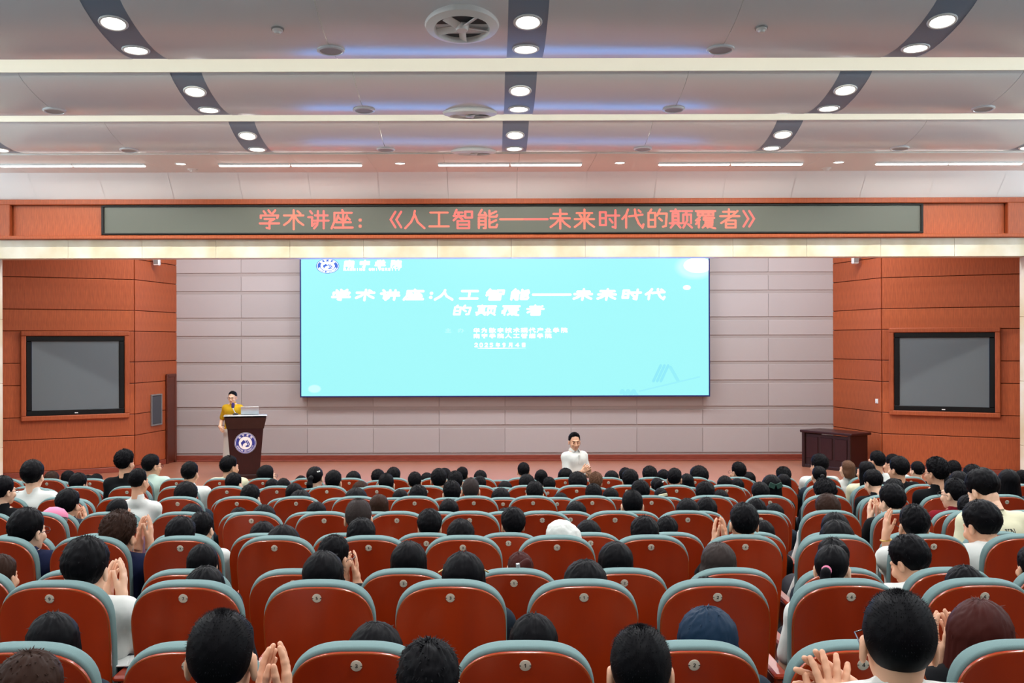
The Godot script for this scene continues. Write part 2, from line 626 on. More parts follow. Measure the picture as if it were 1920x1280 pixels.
func downlight(where: Vector3, slope: float, label: String, energy: float, r := 0.104):
	var o := root("downlight", where)
	o.rotation.x = atan(slope)
	tag(o, label, "ceiling light", "recessed ceiling downlights")
	part("trim_ring", lamp_meshes[0], o, Transform3D(Basis().scaled(Vector3.ONE * (r / 0.088)), Vector3.ZERO))
	part("lamp_lens", lamp_meshes[1], o, Transform3D(Basis().scaled(Vector3.ONE * (r / 0.088)), Vector3.ZERO))
	var l := SpotLight3D.new()
	l.name = "lamp_light"
	o.add_child(l)
	l.position = Vector3(0, -0.035, 0)
	l.rotation.x = -PI / 2
	l.spot_angle = 72
	l.spot_angle_attenuation = 0.6
	l.spot_range = 40
	l.spot_attenuation = 2.0
	l.light_size = 0.08
	l.light_energy = energy
	l.light_color = Color(0.98, 0.99, 1.0)
	l.shadow_enabled = true

var lamp_meshes := []
const BAY_WORD := ["the back ceiling bay", "the middle ceiling bay", "the stage-side ceiling bay"]
const BAND_WORD := ["outer grey band, lectern side,", "inner grey band, lectern side,", "central grey band", "inner grey band, dark table side,", "outer grey band, dark table side,"]

func build_ceiling():
	var g := Geo.new()
	g.lathe([Vector2(0.112, 0.004), Vector2(0.112, -0.006), Vector2(0.106, -0.012), Vector2(0.094, -0.012), Vector2(0.088, -0.006), Vector2(0.086, 0.01)], 32)
	lamp_meshes.append(g.mesh(M.white_trim, 50))
	g = Geo.new()
	g.lathe([Vector2(0.0, -0.012), Vector2(0.05, -0.01), Vector2(0.088, -0.003), Vector2(0.088, 0.003), Vector2(0, 0.003)], 32)
	lamp_meshes.append(g.mesh(M.lamp_glow, 60))
	var ce := struct("ceiling")
	block("roof_slab", ce, Vector3(MID, HC + 3.75, -6.4), Vector3(23.4, 0.2, 23.8), M.plaster, 0)
	block("roof_slab", ce, Vector3(MID, 6.25, -20.6), Vector3(23.4, 0.2, 5.2), M.plaster, 0)
	var bands := []
	for j in range(-2, 3): bands.append(MID + 3.77 * j)
	var cuts := [MID - 11.34, MID - 9.4]
	for j in range(-2, 3):
		cuts.append(MID + 3.77 * j)
		if j < 2: cuts.append(MID + 3.77 * j + 1.885)
	cuts.append(MID + 9.4)
	cuts.append(MID + 11.34)
	for bay in range(-5, 3):
		var d0 := 9.12 + 2.61 * bay
		for k in cuts.size() - 1:
			var a: float = cuts[k]
			var b: float = cuts[k + 1]
			a += 0.18 if bands.any(func(q): return absf(q - a) < 0.01) else 0.003
			b -= 0.18 if bands.any(func(q): return absf(q - b) < 0.01) else 0.003
			part("ceiling_panel", bay_strip(a, b, d0, 0.0, M.ceiling_paint), ce)
		for x in bands:
			part("grey_band", bay_strip(x - 0.18, x + 0.18, d0, 0.004, M.ceiling_band), ce)
			block("grey_band", ce, Vector3(x, HC + 3.25, -d0 + 0.005), Vector3(0.36, 0.44, 0.03), M.ceiling_band, 0)
		block("cove_face", ce, Vector3(MID, HC + 3.34, -d0 + 0.03), Vector3(22.7, 0.64, 0.03), M.cove_paint, 0)
	# the flat strip before the beam and the sloping white cornice
	var zf := HC + 2.86
	var d1 := 17.63
	var step := 1.18
	for k in range(-10, 10):
		var a := MID + 0.1 + k * step
		var b := a + step - 0.004
		block("flat_panel", ce, Vector3((a + b) * 0.5, zf + 0.02, -(d1 + 15.95) * 0.5), Vector3(b - a, 0.04, d1 - 15.95), M.flat_ceiling, 0)
		var c := Geo.new()
		var z2 := py(373, PD)
		c.quad(Vector3(a, z2, -PD - 0.02), Vector3(b, z2, -PD - 0.02), Vector3(b, zf, -d1), Vector3(a, zf, -d1))
		c.quad(Vector3(a, zf + 0.03, -d1 - 0.03), Vector3(b, zf + 0.03, -d1 - 0.03), Vector3(b, z2 + 0.03, -PD - 0.05), Vector3(a, z2 + 0.03, -PD - 0.05))
		part("cornice_panel", c.mesh(M.flat_ceiling), ce)
	block("cove_face", ce, Vector3(MID, zf + 0.32, -15.93), Vector3(22.7, 0.6, 0.03), M.cove_paint, 0)
	# lamps
	for bay in range(-4, 3):
		var d0 := 9.12 + 2.61 * bay
		for j in 5:
			for t in [0.39, 0.99]:
				var q := profile_at(t)
				if bay >= 0:
					var nth: String = "upper" if t < 0.5 else "lower"
					downlight(Vector3(bands[j], HC + q.x + 0.004, -d0 - t), q.y, "%s round lamp on %s in %s" % [nth, BAND_WORD[j], BAY_WORD[bay]], LAMP_E)
				elif t > 0.5:
					downlight(Vector3(bands[j], HC + q.x + 0.004, -d0 - t), q.y, "round lamp on %s %s ceiling bay behind the back bay" % [BAND_WORD[j], ["first", "second", "third", "fourth"][-1 - bay]], LAMP_E * 1.6)
		if bay >= 0:
			var cl := Geo.new()
			cl.box(Vector3(MID, HC + 3.1, -d0 - 1.52), Vector3(19.0, 0.03, 0.03), 0.006)
			var o := part("cove_light", cl.mesh(M.cove_glow), self)
			tag(o, "warm strip light hidden behind the lip of " + BAY_WORD[bay], "strip light", "cove strip lights")
			area_light("cove_light_source", Vector3(MID, HC + 3.14, -d0 - 1.56), Vector2(18.0, 0.06), Vector3(0, -0.02, -1), Color(1, 0.98, 0.92), COVE_E)
	var fixt := ["a", "b", "c", "d", "e"]
	var spots := [-70.0, 340.0, 751.0, 1163.0, 1573.0, 1984.0]
	var words := ["first", "first", "second", "third", "fourth", "last"]
	for k in range(1, 5):
		downlight(Vector3(px(spots[k], 16.75), zf, -16.75), 0.0, "%s small round lamp between the tube lights, counted from the lectern side" % words[k], LAMP_E * 0.35, 0.075)
	var pairs := [[0, 275], [410, 681], [821, 1093], [1234, 1507], [1641, 1918]]
	for k in 5:
		for h in 2:
			var a := px(lerpf(pairs[k][0], pairs[k][1], 0.5 * h), 16.78) + 0.008
			var b := px(lerpf(pairs[k][0], pairs[k][1], 0.5 * h + 0.5), 16.78) - 0.008
			var t := root("tube_light", Vector3((a + b) * 0.5, zf, -16.78))
			tag(t, "%s white linear tube of the %s pair above the message board, from lectern side" % [["first", "second"][h], ["first", "second", "third", "fourth", "fifth"][k]], "ceiling light", "linear tube lights")
			block("housing", t, Vector3(0, -0.012, 0), Vector3(b - a, 0.03, 0.11), M.white_trim, 0.005)
			block("tube_glow", t, Vector3(0, -0.032, 0), Vector3(b - a - 0.02, 0.024, 0.07), M.tube_glow, 0.008)
			area_light("tube_light_source", Vector3((a + b) * 0.5, zf - 0.08, -16.78), Vector2(b - a, 0.08), Vector3(0, -1, 0), Color(1, 0.99, 0.96), TUBE_E)
	# speakers, detectors, air outlets
	for bay in 3:
		var d0: float = LIPS[bay]
		for j in 4:
			var x := MID + (j - 1.5) * 3.77
			var q := profile_at(1.0)
			var o := root("ceiling_speaker", Vector3(x, HC + q.x, -d0 - 1.0))
			o.rotation.x = atan(q.y)
			tag(o, "round flat speaker in %s, %s from lectern side" % [BAY_WORD[bay], ["first", "second", "third", "fourth"][j]], "speaker", "ceiling speakers")
			var s := Geo.new()
			s.lathe([Vector2(0.135, 0.01), Vector2(0.135, -0.012), Vector2(0.125, -0.02), Vector2(0.112, -0.02), Vector2(0.108, -0.012)], 32)
			part("rim", s.mesh(M.ceiling_paint, 40), o)
			s = Geo.new()
			s.lathe([Vector2(0, -0.014), Vector2(0.108, -0.012), Vector2(0.108, 0.0)], 32)
			part("grille", s.mesh(M.speaker_grille, 40), o)
		var vt := 0.44 if bay == 0 else 1.22
		var ov := root("air_outlet", Vector3(MID - 0.6, HC + profile_at(vt).x, -d0 - vt))
		ov.rotation.x = atan(profile_at(vt).y)
		tag(ov, "large round white air outlet in " + BAY_WORD[bay], "air vent", "round air outlets")
		var r := Geo.new()
		r.lathe([Vector2(0.34, 0.03), Vector2(0.34, 0.0), Vector2(0.33, -0.02), Vector2(0.26, -0.045), Vector2(0.245, -0.03), Vector2(0.24, 0.02)], 40)
		part("rim", r.mesh(M.white_trim, 40), ov)
		r = Geo.new()
		r.lathe([Vector2(0, 0.0), Vector2(0.24, 0.0), Vector2(0.24, 0.03)], 40)
		part("throat", r.mesh(M.vent_dark, 40), ov)
		r = Geo.new()
		r.lathe([Vector2(0, -0.06), Vector2(0.05, -0.055), Vector2(0.065, -0.03), Vector2(0.065, 0.0)], 24)
		part("hub", r.mesh(M.white_trim, 40), ov)
		for k in 5:
			var b := Geo.new()
			var tb := Transform3D(Basis(Vector3.UP, TAU * k / 5.0 + 0.3), Vector3.ZERO) * Transform3D(Basis(Vector3(1, 0, 0), 0.5), Vector3(0.15, -0.025, 0))
			b.box(Vector3.ZERO, Vector3(0.18, 0.008, 0.075), 0.002, tb)
			part("blade", b.mesh(M.white_trim), ov)
	for s in [[521.0, "lectern"], [1430.0, "dark table"]]:
		var q := profile_at(0.5)
		var o := root("smoke_detector", Vector3(px(s[0], 9.6), HC + q.x, -9.62))
		o.rotation.x = atan(q.y)
		tag(o, "small round smoke detector on the back ceiling bay, %s side" % s[1], "smoke detector", "smoke detectors")
		var b := Geo.new()
		b.lathe([Vector2(0, -0.05), Vector2(0.025, -0.048), Vector2(0.03, -0.03), Vector2(0.048, -0.022), Vector2(0.05, 0.0)], 20)
		part("sensor", b.mesh(M.white_plastic, 40), o)
		b = Geo.new()
		b.lathe([Vector2(0, -0.014), Vector2(0.058, -0.012), Vector2(0.06, 0.0)], 20)
		part("base", b.mesh(M.grey_metal, 40), o)
	for s in [[362.0, "lectern"], [1550.0, "dark table"]]:
		var b := Geo.new()
		b.lathe([Vector2(0, -0.05), Vector2(0.04, -0.045), Vector2(0.06, -0.02), Vector2(0.08, -0.01), Vector2(0.08, 0)], 20, Transform3D(Basis(), Vector3(px(s[0], 17.3), zf, -17.3)))
		tag(part("smoke_detector", b.mesh(M.white_plastic, 40), self), "tiny round sensor on the white strip near the beam, %s side" % s[1], "smoke detector", "smoke detectors")

# ---------------------------------------------------------------- stage
func panel_wall(w: Node3D, a: Vector2, b: Vector2, zs: Array, cols: Array, kind: String, gap: float, thick: float, called: String):
	# a, b: (x, d) of the two ends; panels on the audience side of that line
	var L := a.distance_to(b)
	var t := side_frame(a, b)
	var i := 0
	for k in zs.size() - 1:
		for c in cols.size() - 1:
			var x0: float = cols[c] * L
			var x1: float = cols[c + 1] * L
			var g := Geo.new()
			var hgap: float = gap
			g.box(Vector3((x0 + x1) * 0.5, (zs[k] + zs[k + 1]) * 0.5, thick * 0.5), Vector3(x1 - x0 - 0.006, zs[k + 1] - zs[k] - hgap, thick), 0.006)
			part(called, g.mesh(M["%s_%d" % [kind, (i * 7 + k * 3) % 3]]), w, t)
			i += 1

func build_stage():
	var st := struct("floor_stage")
	block("boards", st, Vector3(MID, SZ - 0.03, -19.3), Vector3(22.0, 0.06, 6.6), M.stage_floor, 0.01)
	block("riser", st, Vector3(MID, SZ * 0.5 - 0.2, -16.12), Vector3(22.0, SZ + 0.34, 0.12), M.stage_skirt, 0.01)
	var sg := struct("wall_stage_sides")
	block("plaster", sg, Vector3(MID - 11.5, 3.1, -20.6), Vector3(0.3, 7, 5.2), M.plaster, 0)
	block("plaster", sg, Vector3(MID + 11.5, 3.1, -20.6), Vector3(0.3, 7, 5.2), M.plaster, 0)
	var xa := px(329, WALL_D)
	var xb := px(1564, WALL_D)
	var wb := struct("wall_stage_back")
	block("ground_board", wb, Vector3(MID, 3.2, -WALL_D - 0.1), Vector3(23, 6.4, 0.2), M.beige_gap, 0)
	var ys := [851.5, 799, 765, 716, 681, 632, 598, 548, 514, 481, 447, 400]
	var zs := []
	for y in ys: zs.append(py(y, WALL_D))
	var cols := []
	for k in 11: cols.append(k / 10.0)
	panel_wall(wb, Vector2(xa, WALL_D), Vector2(xb, WALL_D), zs, cols, "beige_panel", 0.07, 0.014, "panel")
	var bb := struct("baseboard_stage_back")
	block("board", bb, Vector3((xa + xb) * 0.5, SZ + 0.06, -WALL_D + 0.03), Vector3(xb - xa, 0.12, 0.05), M.stage_skirt, 0.008)
	block("board", bb, Vector3((xa + xb) * 0.5, SZ + 0.012, -WALL_D + 0.1), Vector3(xb - xa, 0.024, 0.1), M.stage_skirt, 0.006)
	# wood-clad side walls, one pair facing the hall and one pair of returns
	var wz := [SZ + 0.1, 1.14, 1.554, 2.15, 2.563, 3.16, 3.562, 4.16, 4.56, 5.2, 6.1]
	var el := Vector2(px(5, 19.2), 19.2)
	var fl := Vector2(px(251, 20.3), 20.3)
	var er := Vector2(px(1912, 19.2), 19.2)
	var fr := Vector2(px(1654, 20.3), 20.3)
	var elx := el + (el - fl) * 0.12
	var erx := er + (er - fr) * 0.12
	for s in [["left", elx, fl, xa], ["right", erx, fr, xb]]:
		var w := struct("wall_stage_" + s[0])
		var p: Vector2 = s[1]
		var q: Vector2 = s[2]
		var c := Vector2(s[3], WALL_D)
		if s[0] == "left":
			panel_wall(w, p, q, wz, [0.0, 1.0], "wall_wood", 0.012, 0.03, "board")
			panel_wall(w, q, c, wz, [0.0, 1.0], "wall_wood", 0.012, 0.03, "board")
		else:
			panel_wall(w, q, p, wz, [0.0, 1.0], "wall_wood", 0.012, 0.03, "board")
			panel_wall(w, c, q, wz, [0.0, 1.0], "wall_wood", 0.012, 0.03, "board")
		for ab in ([[p, q], [q, c]] if s[0] == "left" else [[q, p], [c, q]]):
			var tt := side_frame(ab[0], ab[1])
			var L: float = ab[0].distance_to(ab[1])
			block("core", w, Vector3(L * 0.5, 3.2, -0.07), Vector3(L, 5.6, 0.13), M.wall_wood_gap, 0, tt)
			block("skirting", w, Vector3(L * 0.5, SZ + 0.05, 0.02), Vector3(L, 0.1, 0.05), M.stage_skirt, 0.006, tt)
	build_screens(elx, fl, erx, fr, xa, xb)
	build_stage_things(fl, fr, xa, xb)

func side_frame(a: Vector2, b: Vector2) -> Transform3D:
	# a frame whose x runs from a to b along the wall and whose z points to the audience
	var A := Vector3(a.x, 0, -a.y)
	var B := Vector3(b.x, 0, -b.y)
	var u := (B - A).normalized()
	var n := u.cross(Vector3.UP)
	return Transform3D(Basis(u, Vector3.UP, n), A)

# ---------------------------------------------------------------- lettering, drawn stroke by stroke on a 24 x 24 square
const GLYPH := {
	"学": "6 2 8 5;11 1 13 4;18 1 15 5;3 10 3 7 21 7 20 10;7 11 17 11 12 14 12 22 9 21;2 16 22 16",
	"术": "2 7 22 7;12 1 12 23;11 8 7 14 2 18;13 8 17 14 22 18;16 2 19 5",
	"讲": "4 2 6 5;2 9 6 9 6 19 9 16;9 7 22 7;8 13 23 13;12 2 12 13 11 18 8 22;18 2 18 22",
	"座": "12 1 13 3;4 4 22 4;4 4 4 14 1 22;8 7 6 13;8 9 11 12;17 7 15 13;17 9 20 12;13 6 13 21;6 15 21 15;4 21 23 21",
	"：": "5 12 6 12 6 13 5 13;5 19 6 19 6 20 5 20",
	":": "11 8 12 8 12 9 11 9;11 17 12 17 12 18 11 18",
	"《": "17 3 12 12 17 21;23 3 18 12 23 21",
	"》": "1 3 6 12 1 21;7 3 12 12 7 21",
	"人": "12 2 11 8 8 15 2 22;12 7 15 15 22 22",
	"工": "3 4 21 4;12 4 12 20;2 20 22 20",
	"智": "5 1 3 6;4 4 11 4;2 8 12 8;7 4 7 8 2 13;8 9 11 12;14 3 21 3 21 10 14 10 14 3;6 14 18 14 18 22 6 22 6 14;6 18 18 18",
	"能": "6 1 3 7 10 7;9 4 11 8;3 10 10 10 10 22 8 22;3 10 3 22;3 14 10 14;3 18 10 18;14 2 14 9 21 9 22 7;21 3 15 6;14 12 14 21 21 21 22 18;21 13 15 16",
	"—": "0 12 24 12",
	"未": "5 6 19 6;2 11 22 11;12 1 12 23;11 12 7 17 2 21;13 12 17 17 22 21",
	"来": "4 5 20 5;7 7 9 10;17 7 15 10;2 12 22 12;12 1 12 23;11 12 7 17 2 21;13 12 17 17 22 21",
	"时": "3 4 9 4 9 19 3 19 3 4;3 11 9 11;11 8 23 8;19 2 19 22 16 21;13 12 16 16",
	"代": "7 1 5 7 1 12;5 7 5 22;8 9 22 7;14 1 15 9 18 17 22 22 23 18;18 2 20 4",
	"的": "6 1 4 5;3 5 10 5 10 21 3 21 3 5;3 13 10 13;15 1 12 8;14 6 22 6 21 20 18 21;14 11 17 14",
	"颠": "6 1 6 5;1 3 11 3;3 6 9 6 9 16 3 16 3 6;3 9 9 9;3 13 9 13;0 17 12 17;4 18 1 22;8 18 11 22;13 3 23 3;18 3 16 7;14 7 22 7 22 17;14 7 14 17;18 9 18 14 14 22;19 18 23 22",
	"覆": "2 3 22 3;9 3 9 8;15 3 15 8;4 5 20 5 20 8 4 8 4 5;6 10 2 14;6 13 2 18;5 15 5 22;12 10 10 13;10 11 21 11;12 13 19 13 19 17 12 17 12 13;12 15 19 15;13 18 9 22;11 19 19 19 14 22;13 20 22 23",
	"者": "5 4 17 4;11 1 11 8;2 9 22 9;20 3 14 9 3 17;8 14 18 14 18 22 8 22 8 14;8 18 18 18",
	"主": "11 1 13 3;4 6 20 6;5 13 19 13;12 6 12 21;2 21 22 21",
	"办": "3 6 18 6 17 21 14 20;10 1 9 12 3 22;4 11 2 16;19 11 22 16",
	"华": "7 2 2 9;5 7 5 13;20 3 12 8;12 2 12 11 20 11 21 8;2 16 22 16;12 12 12 23",
	"为": "6 2 8 5;2 8 19 8 18 21 15 20;12 1 10 10 3 22;12 12 15 16",
	"数": "6 1 6 12;1 6 12 6;2 2 4 4;10 2 8 4;6 7 2 11;7 7 11 11;6 12 4 17 10 22;1 15 12 15;10 15 7 19 2 22;16 1 14 8;14 6 23 6;21 6 19 14 13 22;15 8 18 16 23 22",
	"字": "12 1 12 4;3 8 3 5 21 5 20 8;7 10 17 10 12 13 12 22 9 21;2 15 22 15",
	"技": "1 6 9 6;5 1 5 22 3 21;1 15 9 12;11 5 23 5;17 1 17 10;12 10 21 10 18 16 11 22;13 11 17 17 23 22",
	"现": "1 3 9 3;1 11 9 11;5 3 5 19;1 20 9 18;12 2 22 2 22 14;12 2 12 14;17 5 16 14 11 22;18 14 18 21 23 21 23 18",
	"产": "12 1 13 3;4 4 21 4;8 6 10 9;17 6 14 9;5 10 22 10;5 10 4 16 1 22",
	"业": "9 2 9 21;15 2 15 21;4 7 7 15;20 7 17 15;1 21 23 21",
	"院": "3 2 3 22;3 2 8 2 6 8 8 12 4 14;16 1 16 3;10 7 10 4 22 4 22 7;12 9 20 9;10 13 22 13;14 13 13 18 9 22;18 13 18 21 23 21 23 18",
	"南": "3 4 21 4;12 1 12 8;3 8 21 8 21 22 18 22;3 8 3 22;9 10 10 12;15 10 14 12;7 13 17 13;7 17 17 17;12 13 12 22",
	"宁": "12 1 12 4;3 8 3 5 21 5 20 8;3 12 21 12;12 12 12 22 9 21",
	"年": "7 1 3 8;6 5 21 5;6 11 20 11;6 11 6 17;2 17 22 17;13 5 13 23",
	"月": "6 2 19 2 19 22 16 21;6 2 6 14 3 22;6 8 19 8;6 14 19 14",
	"日": "5 3 19 3 19 21 5 21 5 3;5 12 19 12",
	"0": "8 3 16 3 19 8 19 17 16 22 8 22 5 17 5 8 8 3", "2": "5 7 8 3 16 3 19 7 18 11 5 22 20 22",
	"4": "16 22 16 3 4 16 21 16", "5": "19 3 7 3 6 11 15 10 19 14 18 19 14 22 5 21", "9": "18 10 14 13 8 12 5 8 7 4 13 2 18 5 18 14 14 22 8 22",
	"N": "4 22 4 2 20 22 20 2", "A": "2 22 12 2 22 22;6 15 18 15", "I": "12 2 12 22", "G": "20 6 16 2 8 2 4 7 4 17 8 22 16 22 20 18 20 13 13 13",
	"U": "4 2 4 17 8 22 16 22 20 17 20 2", "V": "2 2 12 22 22 2", "E": "20 2 5 2 5 22 20 22;5 12 17 12", "R": "4 22 4 2 16 2 20 6 16 12 4 12;13 12 21 22",
	"S": "20 5 15 2 8 2 4 6 8 11 16 13 20 17 16 22 8 22 4 19", "T": "2 2 22 2;12 2 12 22", "Y": "2 2 12 12 22 2;12 12 12 22",
}

func dab(im: Image, x: float, y: float, r: float, c: Color):
	for j in range(int(floor(y - r)), int(ceil(y + r)) + 1):
		for i in range(int(floor(x - r)), int(ceil(x + r)) + 1):
			if i < 0 or j < 0 or i >= im.get_width() or j >= im.get_height(): continue
			var d := Vector2(i + 0.5 - x, j + 0.5 - y).length()
			var a := clampf(r + 0.5 - d, 0.0, 1.0)
			if a > 0.0: im.set_pixel(i, j, im.get_pixel(i, j).lerp(c, a))

func glyph(im: Image, ch: String, t: Transform2D, r: float, c: Color):
	# t takes the unit square, y down and centred on 0, to the picture
	if not GLYPH.has(ch): return
	for s in GLYPH[ch].split(";"):
		var q: PackedFloat64Array = s.split_floats(" ")
		for k in range(0, q.size() - 2, 2):
			var a := t * Vector2(q[k] / 24.0 - 0.5, q[k + 1] / 24.0 - 0.5)
			var b := t * Vector2(q[k + 2] / 24.0 - 0.5, q[k + 3] / 24.0 - 0.5)
			var n := int(ceil(a.distance_to(b) / maxf(0.6, r * 0.6))) + 1
			for m in n + 1:
				var p := a.lerp(b, m / float(n))
				dab(im, p.x, p.y, r, c)

func word(im: Image, text: String, x: float, y: float, pitch: float, w: float, h: float, r: float, c: Color, skew := 0.0):
	for k in text.length():
		glyph(im, text[k], Transform2D(Vector2(w, 0), Vector2(-skew * h, h), Vector2(x + pitch * k, y)), r, c)

func emblem(im: Image, x: float, y: float, rx: float, ry: float, blue: Color):
	var white := Color(1, 1, 1)
	var flag := PackedVector2Array([Vector2(-0.44, -0.04), Vector2(-0.16, -0.32), Vector2(0.07, -0.06), Vector2(-0.06, 0.0), Vector2(-0.2, 0.08), Vector2(-0.3, 0.36)])
	var book := PackedVector2Array([Vector2(0.0, -0.24), Vector2(0.2, -0.32), Vector2(0.44, 0.12), Vector2(0.35, 0.34), Vector2(0.12, 0.4), Vector2(-0.04, 0.3), Vector2(0.2, 0.18)])
	for j in range(int(y - ry) - 1, int(y + ry) + 2):
		for i in range(int(x - rx) - 1, int(x + rx) + 2):
			if i < 0 or j < 0 or i >= im.get_width() or j >= im.get_height(): continue
			var u := (i + 0.5 - x) / rx
			var v := (j + 0.5 - y) / ry
			var d := sqrt(u * u + v * v)
			if d > 1.0: continue
			var c := white
			if d > 0.94: c = blue
			elif d > 0.9: c = white
			elif d > 0.62: c = blue
			elif Geometry2D.is_point_in_polygon(Vector2(u, v), flag): c = blue
			elif Geometry2D.is_point_in_polygon(Vector2(u, v), book): c = blue
			if c == blue and d < 0.6 and absf(u - 0.24 - 0.42 * v) < 0.022 and v < 0.25: c = white
			im.set_pixel(i, j, c)
	for k in 4:
		var a := -PI / 2 + (k - 1.5) * 0.52
		glyph(im, "南宁学院"[k], Transform2D(Vector2(rx * 0.24 * cos(a + PI / 2), ry * 0.24 * sin(a + PI / 2)), Vector2(-rx * 0.24 * sin(a + PI / 2), ry * 0.24 * cos(a + PI / 2)), Vector2(x + cos(a) * rx * 0.76, y + sin(a) * ry * 0.76)), maxf(0.7, rx * 0.014), white)
	var text := "NANNING UNIVERSITY"
	for k in text.length():
		var a := PI / 2 + 1.2 - 2.4 * k / (text.length() - 1.0)
		var b := a - PI / 2
		glyph(im, text[k], Transform2D(Vector2(rx * 0.1 * cos(b), ry * 0.1 * sin(b)), Vector2(-rx * 0.15 * sin(b), ry * 0.15 * cos(b)), Vector2(x + cos(a) * rx * 0.77, y + sin(a) * ry * 0.77)), maxf(0.6, rx * 0.012), white)

func wall_s(a: Vector2, b: Vector2, x: float) -> float:
	var k := (x - CX) / F
	return (k * a.y - a.x) / ((b.x - a.x) - k * (b.y - a.y))

func build_screens(elx: Vector2, fl: Vector2, erx: Vector2, fr: Vector2, xa: float, xb: float):
	# LED message board on the beam
	var o := root("message_board", at(961, 411.5, PD))
	tag(o, "long LED message board with red Chinese characters on the wooden beam", "LED board")
	var w := px(1729, PD) - px(193, PD)
	var h := py(384.5, PD) - py(439, PD)
	block("cabinet", o, Vector3(0, 0, -0.02), Vector3(w - 0.02, h - 0.02, 0.1), M.black_matte, 0)
	for s in [-1.0, 1.0]:
		block("frame_bar", o, Vector3(0, s * (h * 0.5 - 0.012), 0.04), Vector3(w, 0.026, 0.06), M.black_matte, 0.005)
		block("frame_bar", o, Vector3(s * (w * 0.5 - 0.02), 0, 0.04), Vector3(0.04, h - 0.05, 0.06), M.black_matte, 0.005)
	var im := Image.create_empty(2048, 72, false, Image.FORMAT_RGB8)
	im.fill(Color(0, 0, 0))
	var u := 2048.0 / 1536.0
	var text := "学术讲座：《人工智能——未来时代的颠覆者》"
	for k in text.length():
		var c := Color(1.0, 0.27 + 0.06 * sin(k * 2.1), 0.22)
		glyph(im, text[k], Transform2D(Vector2(43.5 * u, 0), Vector2(0, 42 * u), Vector2((504 + 45.6 * k - 193) * u, 36)), 2.7, c)
	for j in range(0, 72, 3):     # the gaps between the rows of diodes
		for i in 2048:
			im.set_pixel(i, j, im.get_pixel(i, j).darkened(0.35))
	var m := flat_mat("led_text", col(98, 102, 92), 0.45)
	m.emission_enabled = true
	m.emission = Color(1, 1, 1)
	m.emission_operator = BaseMaterial3D.EMISSION_OP_MULTIPLY
	m.emission_texture = ImageTexture.create_from_image(im)
	m.emission_energy_multiplier = 1.8
	var g := Geo.new()
	g.uvquad(Vector3(-w * 0.5 + 0.04, -h * 0.5 + 0.02, 0.035), Vector3(w * 0.5 - 0.04, -h * 0.5 + 0.02, 0.035), Vector3(w * 0.5 - 0.04, h * 0.5 - 0.02, 0.035), Vector3(-w * 0.5 + 0.04, h * 0.5 - 0.02, 0.035))
	part("led_display", g.mesh(m), o)
	# the LED wall behind the stage
	var d := 21.8
	var x0 := px(562.5, d)
	var x1 := px(1331, d)
	var z0 := py(744, d)
	var z1 := py(446, d)
	o = root("led_screen", Vector3((x0 + x1) * 0.5, (z0 + z1) * 0.5, -d))
	tag(o, "huge turquoise LED screen with white lecture title on the stage wall", "screen")
	w = x1 - x0
	h = z1 - z0
	block("cabinet", o, Vector3(0, 0, -0.1), Vector3(w - 0.01, h - 0.01, 0.19), M.black_matte, 0.01)
	flat_mat("screen_frame", col(30, 40, 110), 0.4)
	for s in [-1.0, 1.0]:
		block("frame_bar", o, Vector3(0, s * (h * 0.5 - 0.014), 0.0), Vector3(w, 0.028, 0.05), M.screen_frame, 0.005)
		block("frame_bar", o, Vector3(s * (w * 0.5 - 0.014), 0, 0.0), Vector3(0.028, h - 0.06, 0.05), M.screen_frame, 0.005)
	var W := 1536
	var H := 592
	im = Image.create_empty(W, H, false, Image.FORMAT_RGB8)
	var base := Color(0.415, 0.65, 0.652)
	im.fill(base)
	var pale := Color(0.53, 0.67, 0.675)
	var X := func(x): return (x - 563.5) / 766.5 * W
	var Y := func(y): return (y - 447.0) / 296.0 * H
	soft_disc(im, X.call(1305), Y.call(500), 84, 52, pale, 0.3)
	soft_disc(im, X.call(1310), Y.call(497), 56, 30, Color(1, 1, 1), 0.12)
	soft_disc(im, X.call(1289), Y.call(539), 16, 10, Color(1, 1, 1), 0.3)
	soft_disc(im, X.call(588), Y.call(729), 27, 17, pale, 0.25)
	var deep := Color(0.35, 0.6, 0.65)
	for k in 3:
		for t in 40:
			dab(im, X.call(1226 + k * 7 + t * 0.35), Y.call(716 - t * 0.75), 5.0, base.lerp(deep, 0.8))
	for t in 30:
		dab(im, X.call(1258 + t * 0.5), Y.call(690 + t * 0.9), 6.0, base.lerp(deep, 0.55))
	for t in 60:
		dab(im, X.call(1165 + t * 0.5), Y.call(738 - 4 * sin(t * 0.3)), 6.0, base.lerp(deep, 0.6))
		dab(im, X.call(1200 + t * 1.9), Y.call(735 - t * 0.45), 3.0, base.lerp(deep, 0.4))
	emblem(im, X.call(613.5), Y.call(497), 43, 28, Color(0.14, 0.27, 0.575))
	var white := Color(1, 1, 1)
	var sx := W / 766.5
	var sy := H / 296.0
	word(im, "南宁学院", X.call(654), Y.call(493.5), 29.3 * sx, 21 * sx, 14 * sy, 3.4, white, 0.12)
	word(im, "NANNING UNIVERSITY", X.call(645.5), Y.call(503.5), 6.0 * sx, 4.6 * sx, 4.6 * sy, 1.4, white)
	var tx := [639.0, 684.0, 730.0, 776.0, 809.0, 833.0, 880.0, 929.0, 975.0, 1017.0, 1053.0, 1094.0, 1139.0, 1184.0, 1230.0]
	var tt := "学术讲座:人工智能——未来时代"
	for k in tt.length():
		glyph(im, tt[k], Transform2D(Vector2((34 if tt[k] == "—" else 39) * sx, 0), Vector2(-0.17 * 21 * sy, 21 * sy), Vector2(X.call(tx[k]), Y.call(552))), 4.3, white)
	word(im, "的颠覆者", X.call(866), Y.call(581.5), 46.0 * sx, 37 * sx, 20 * sy, 3.4, white, 0.17)
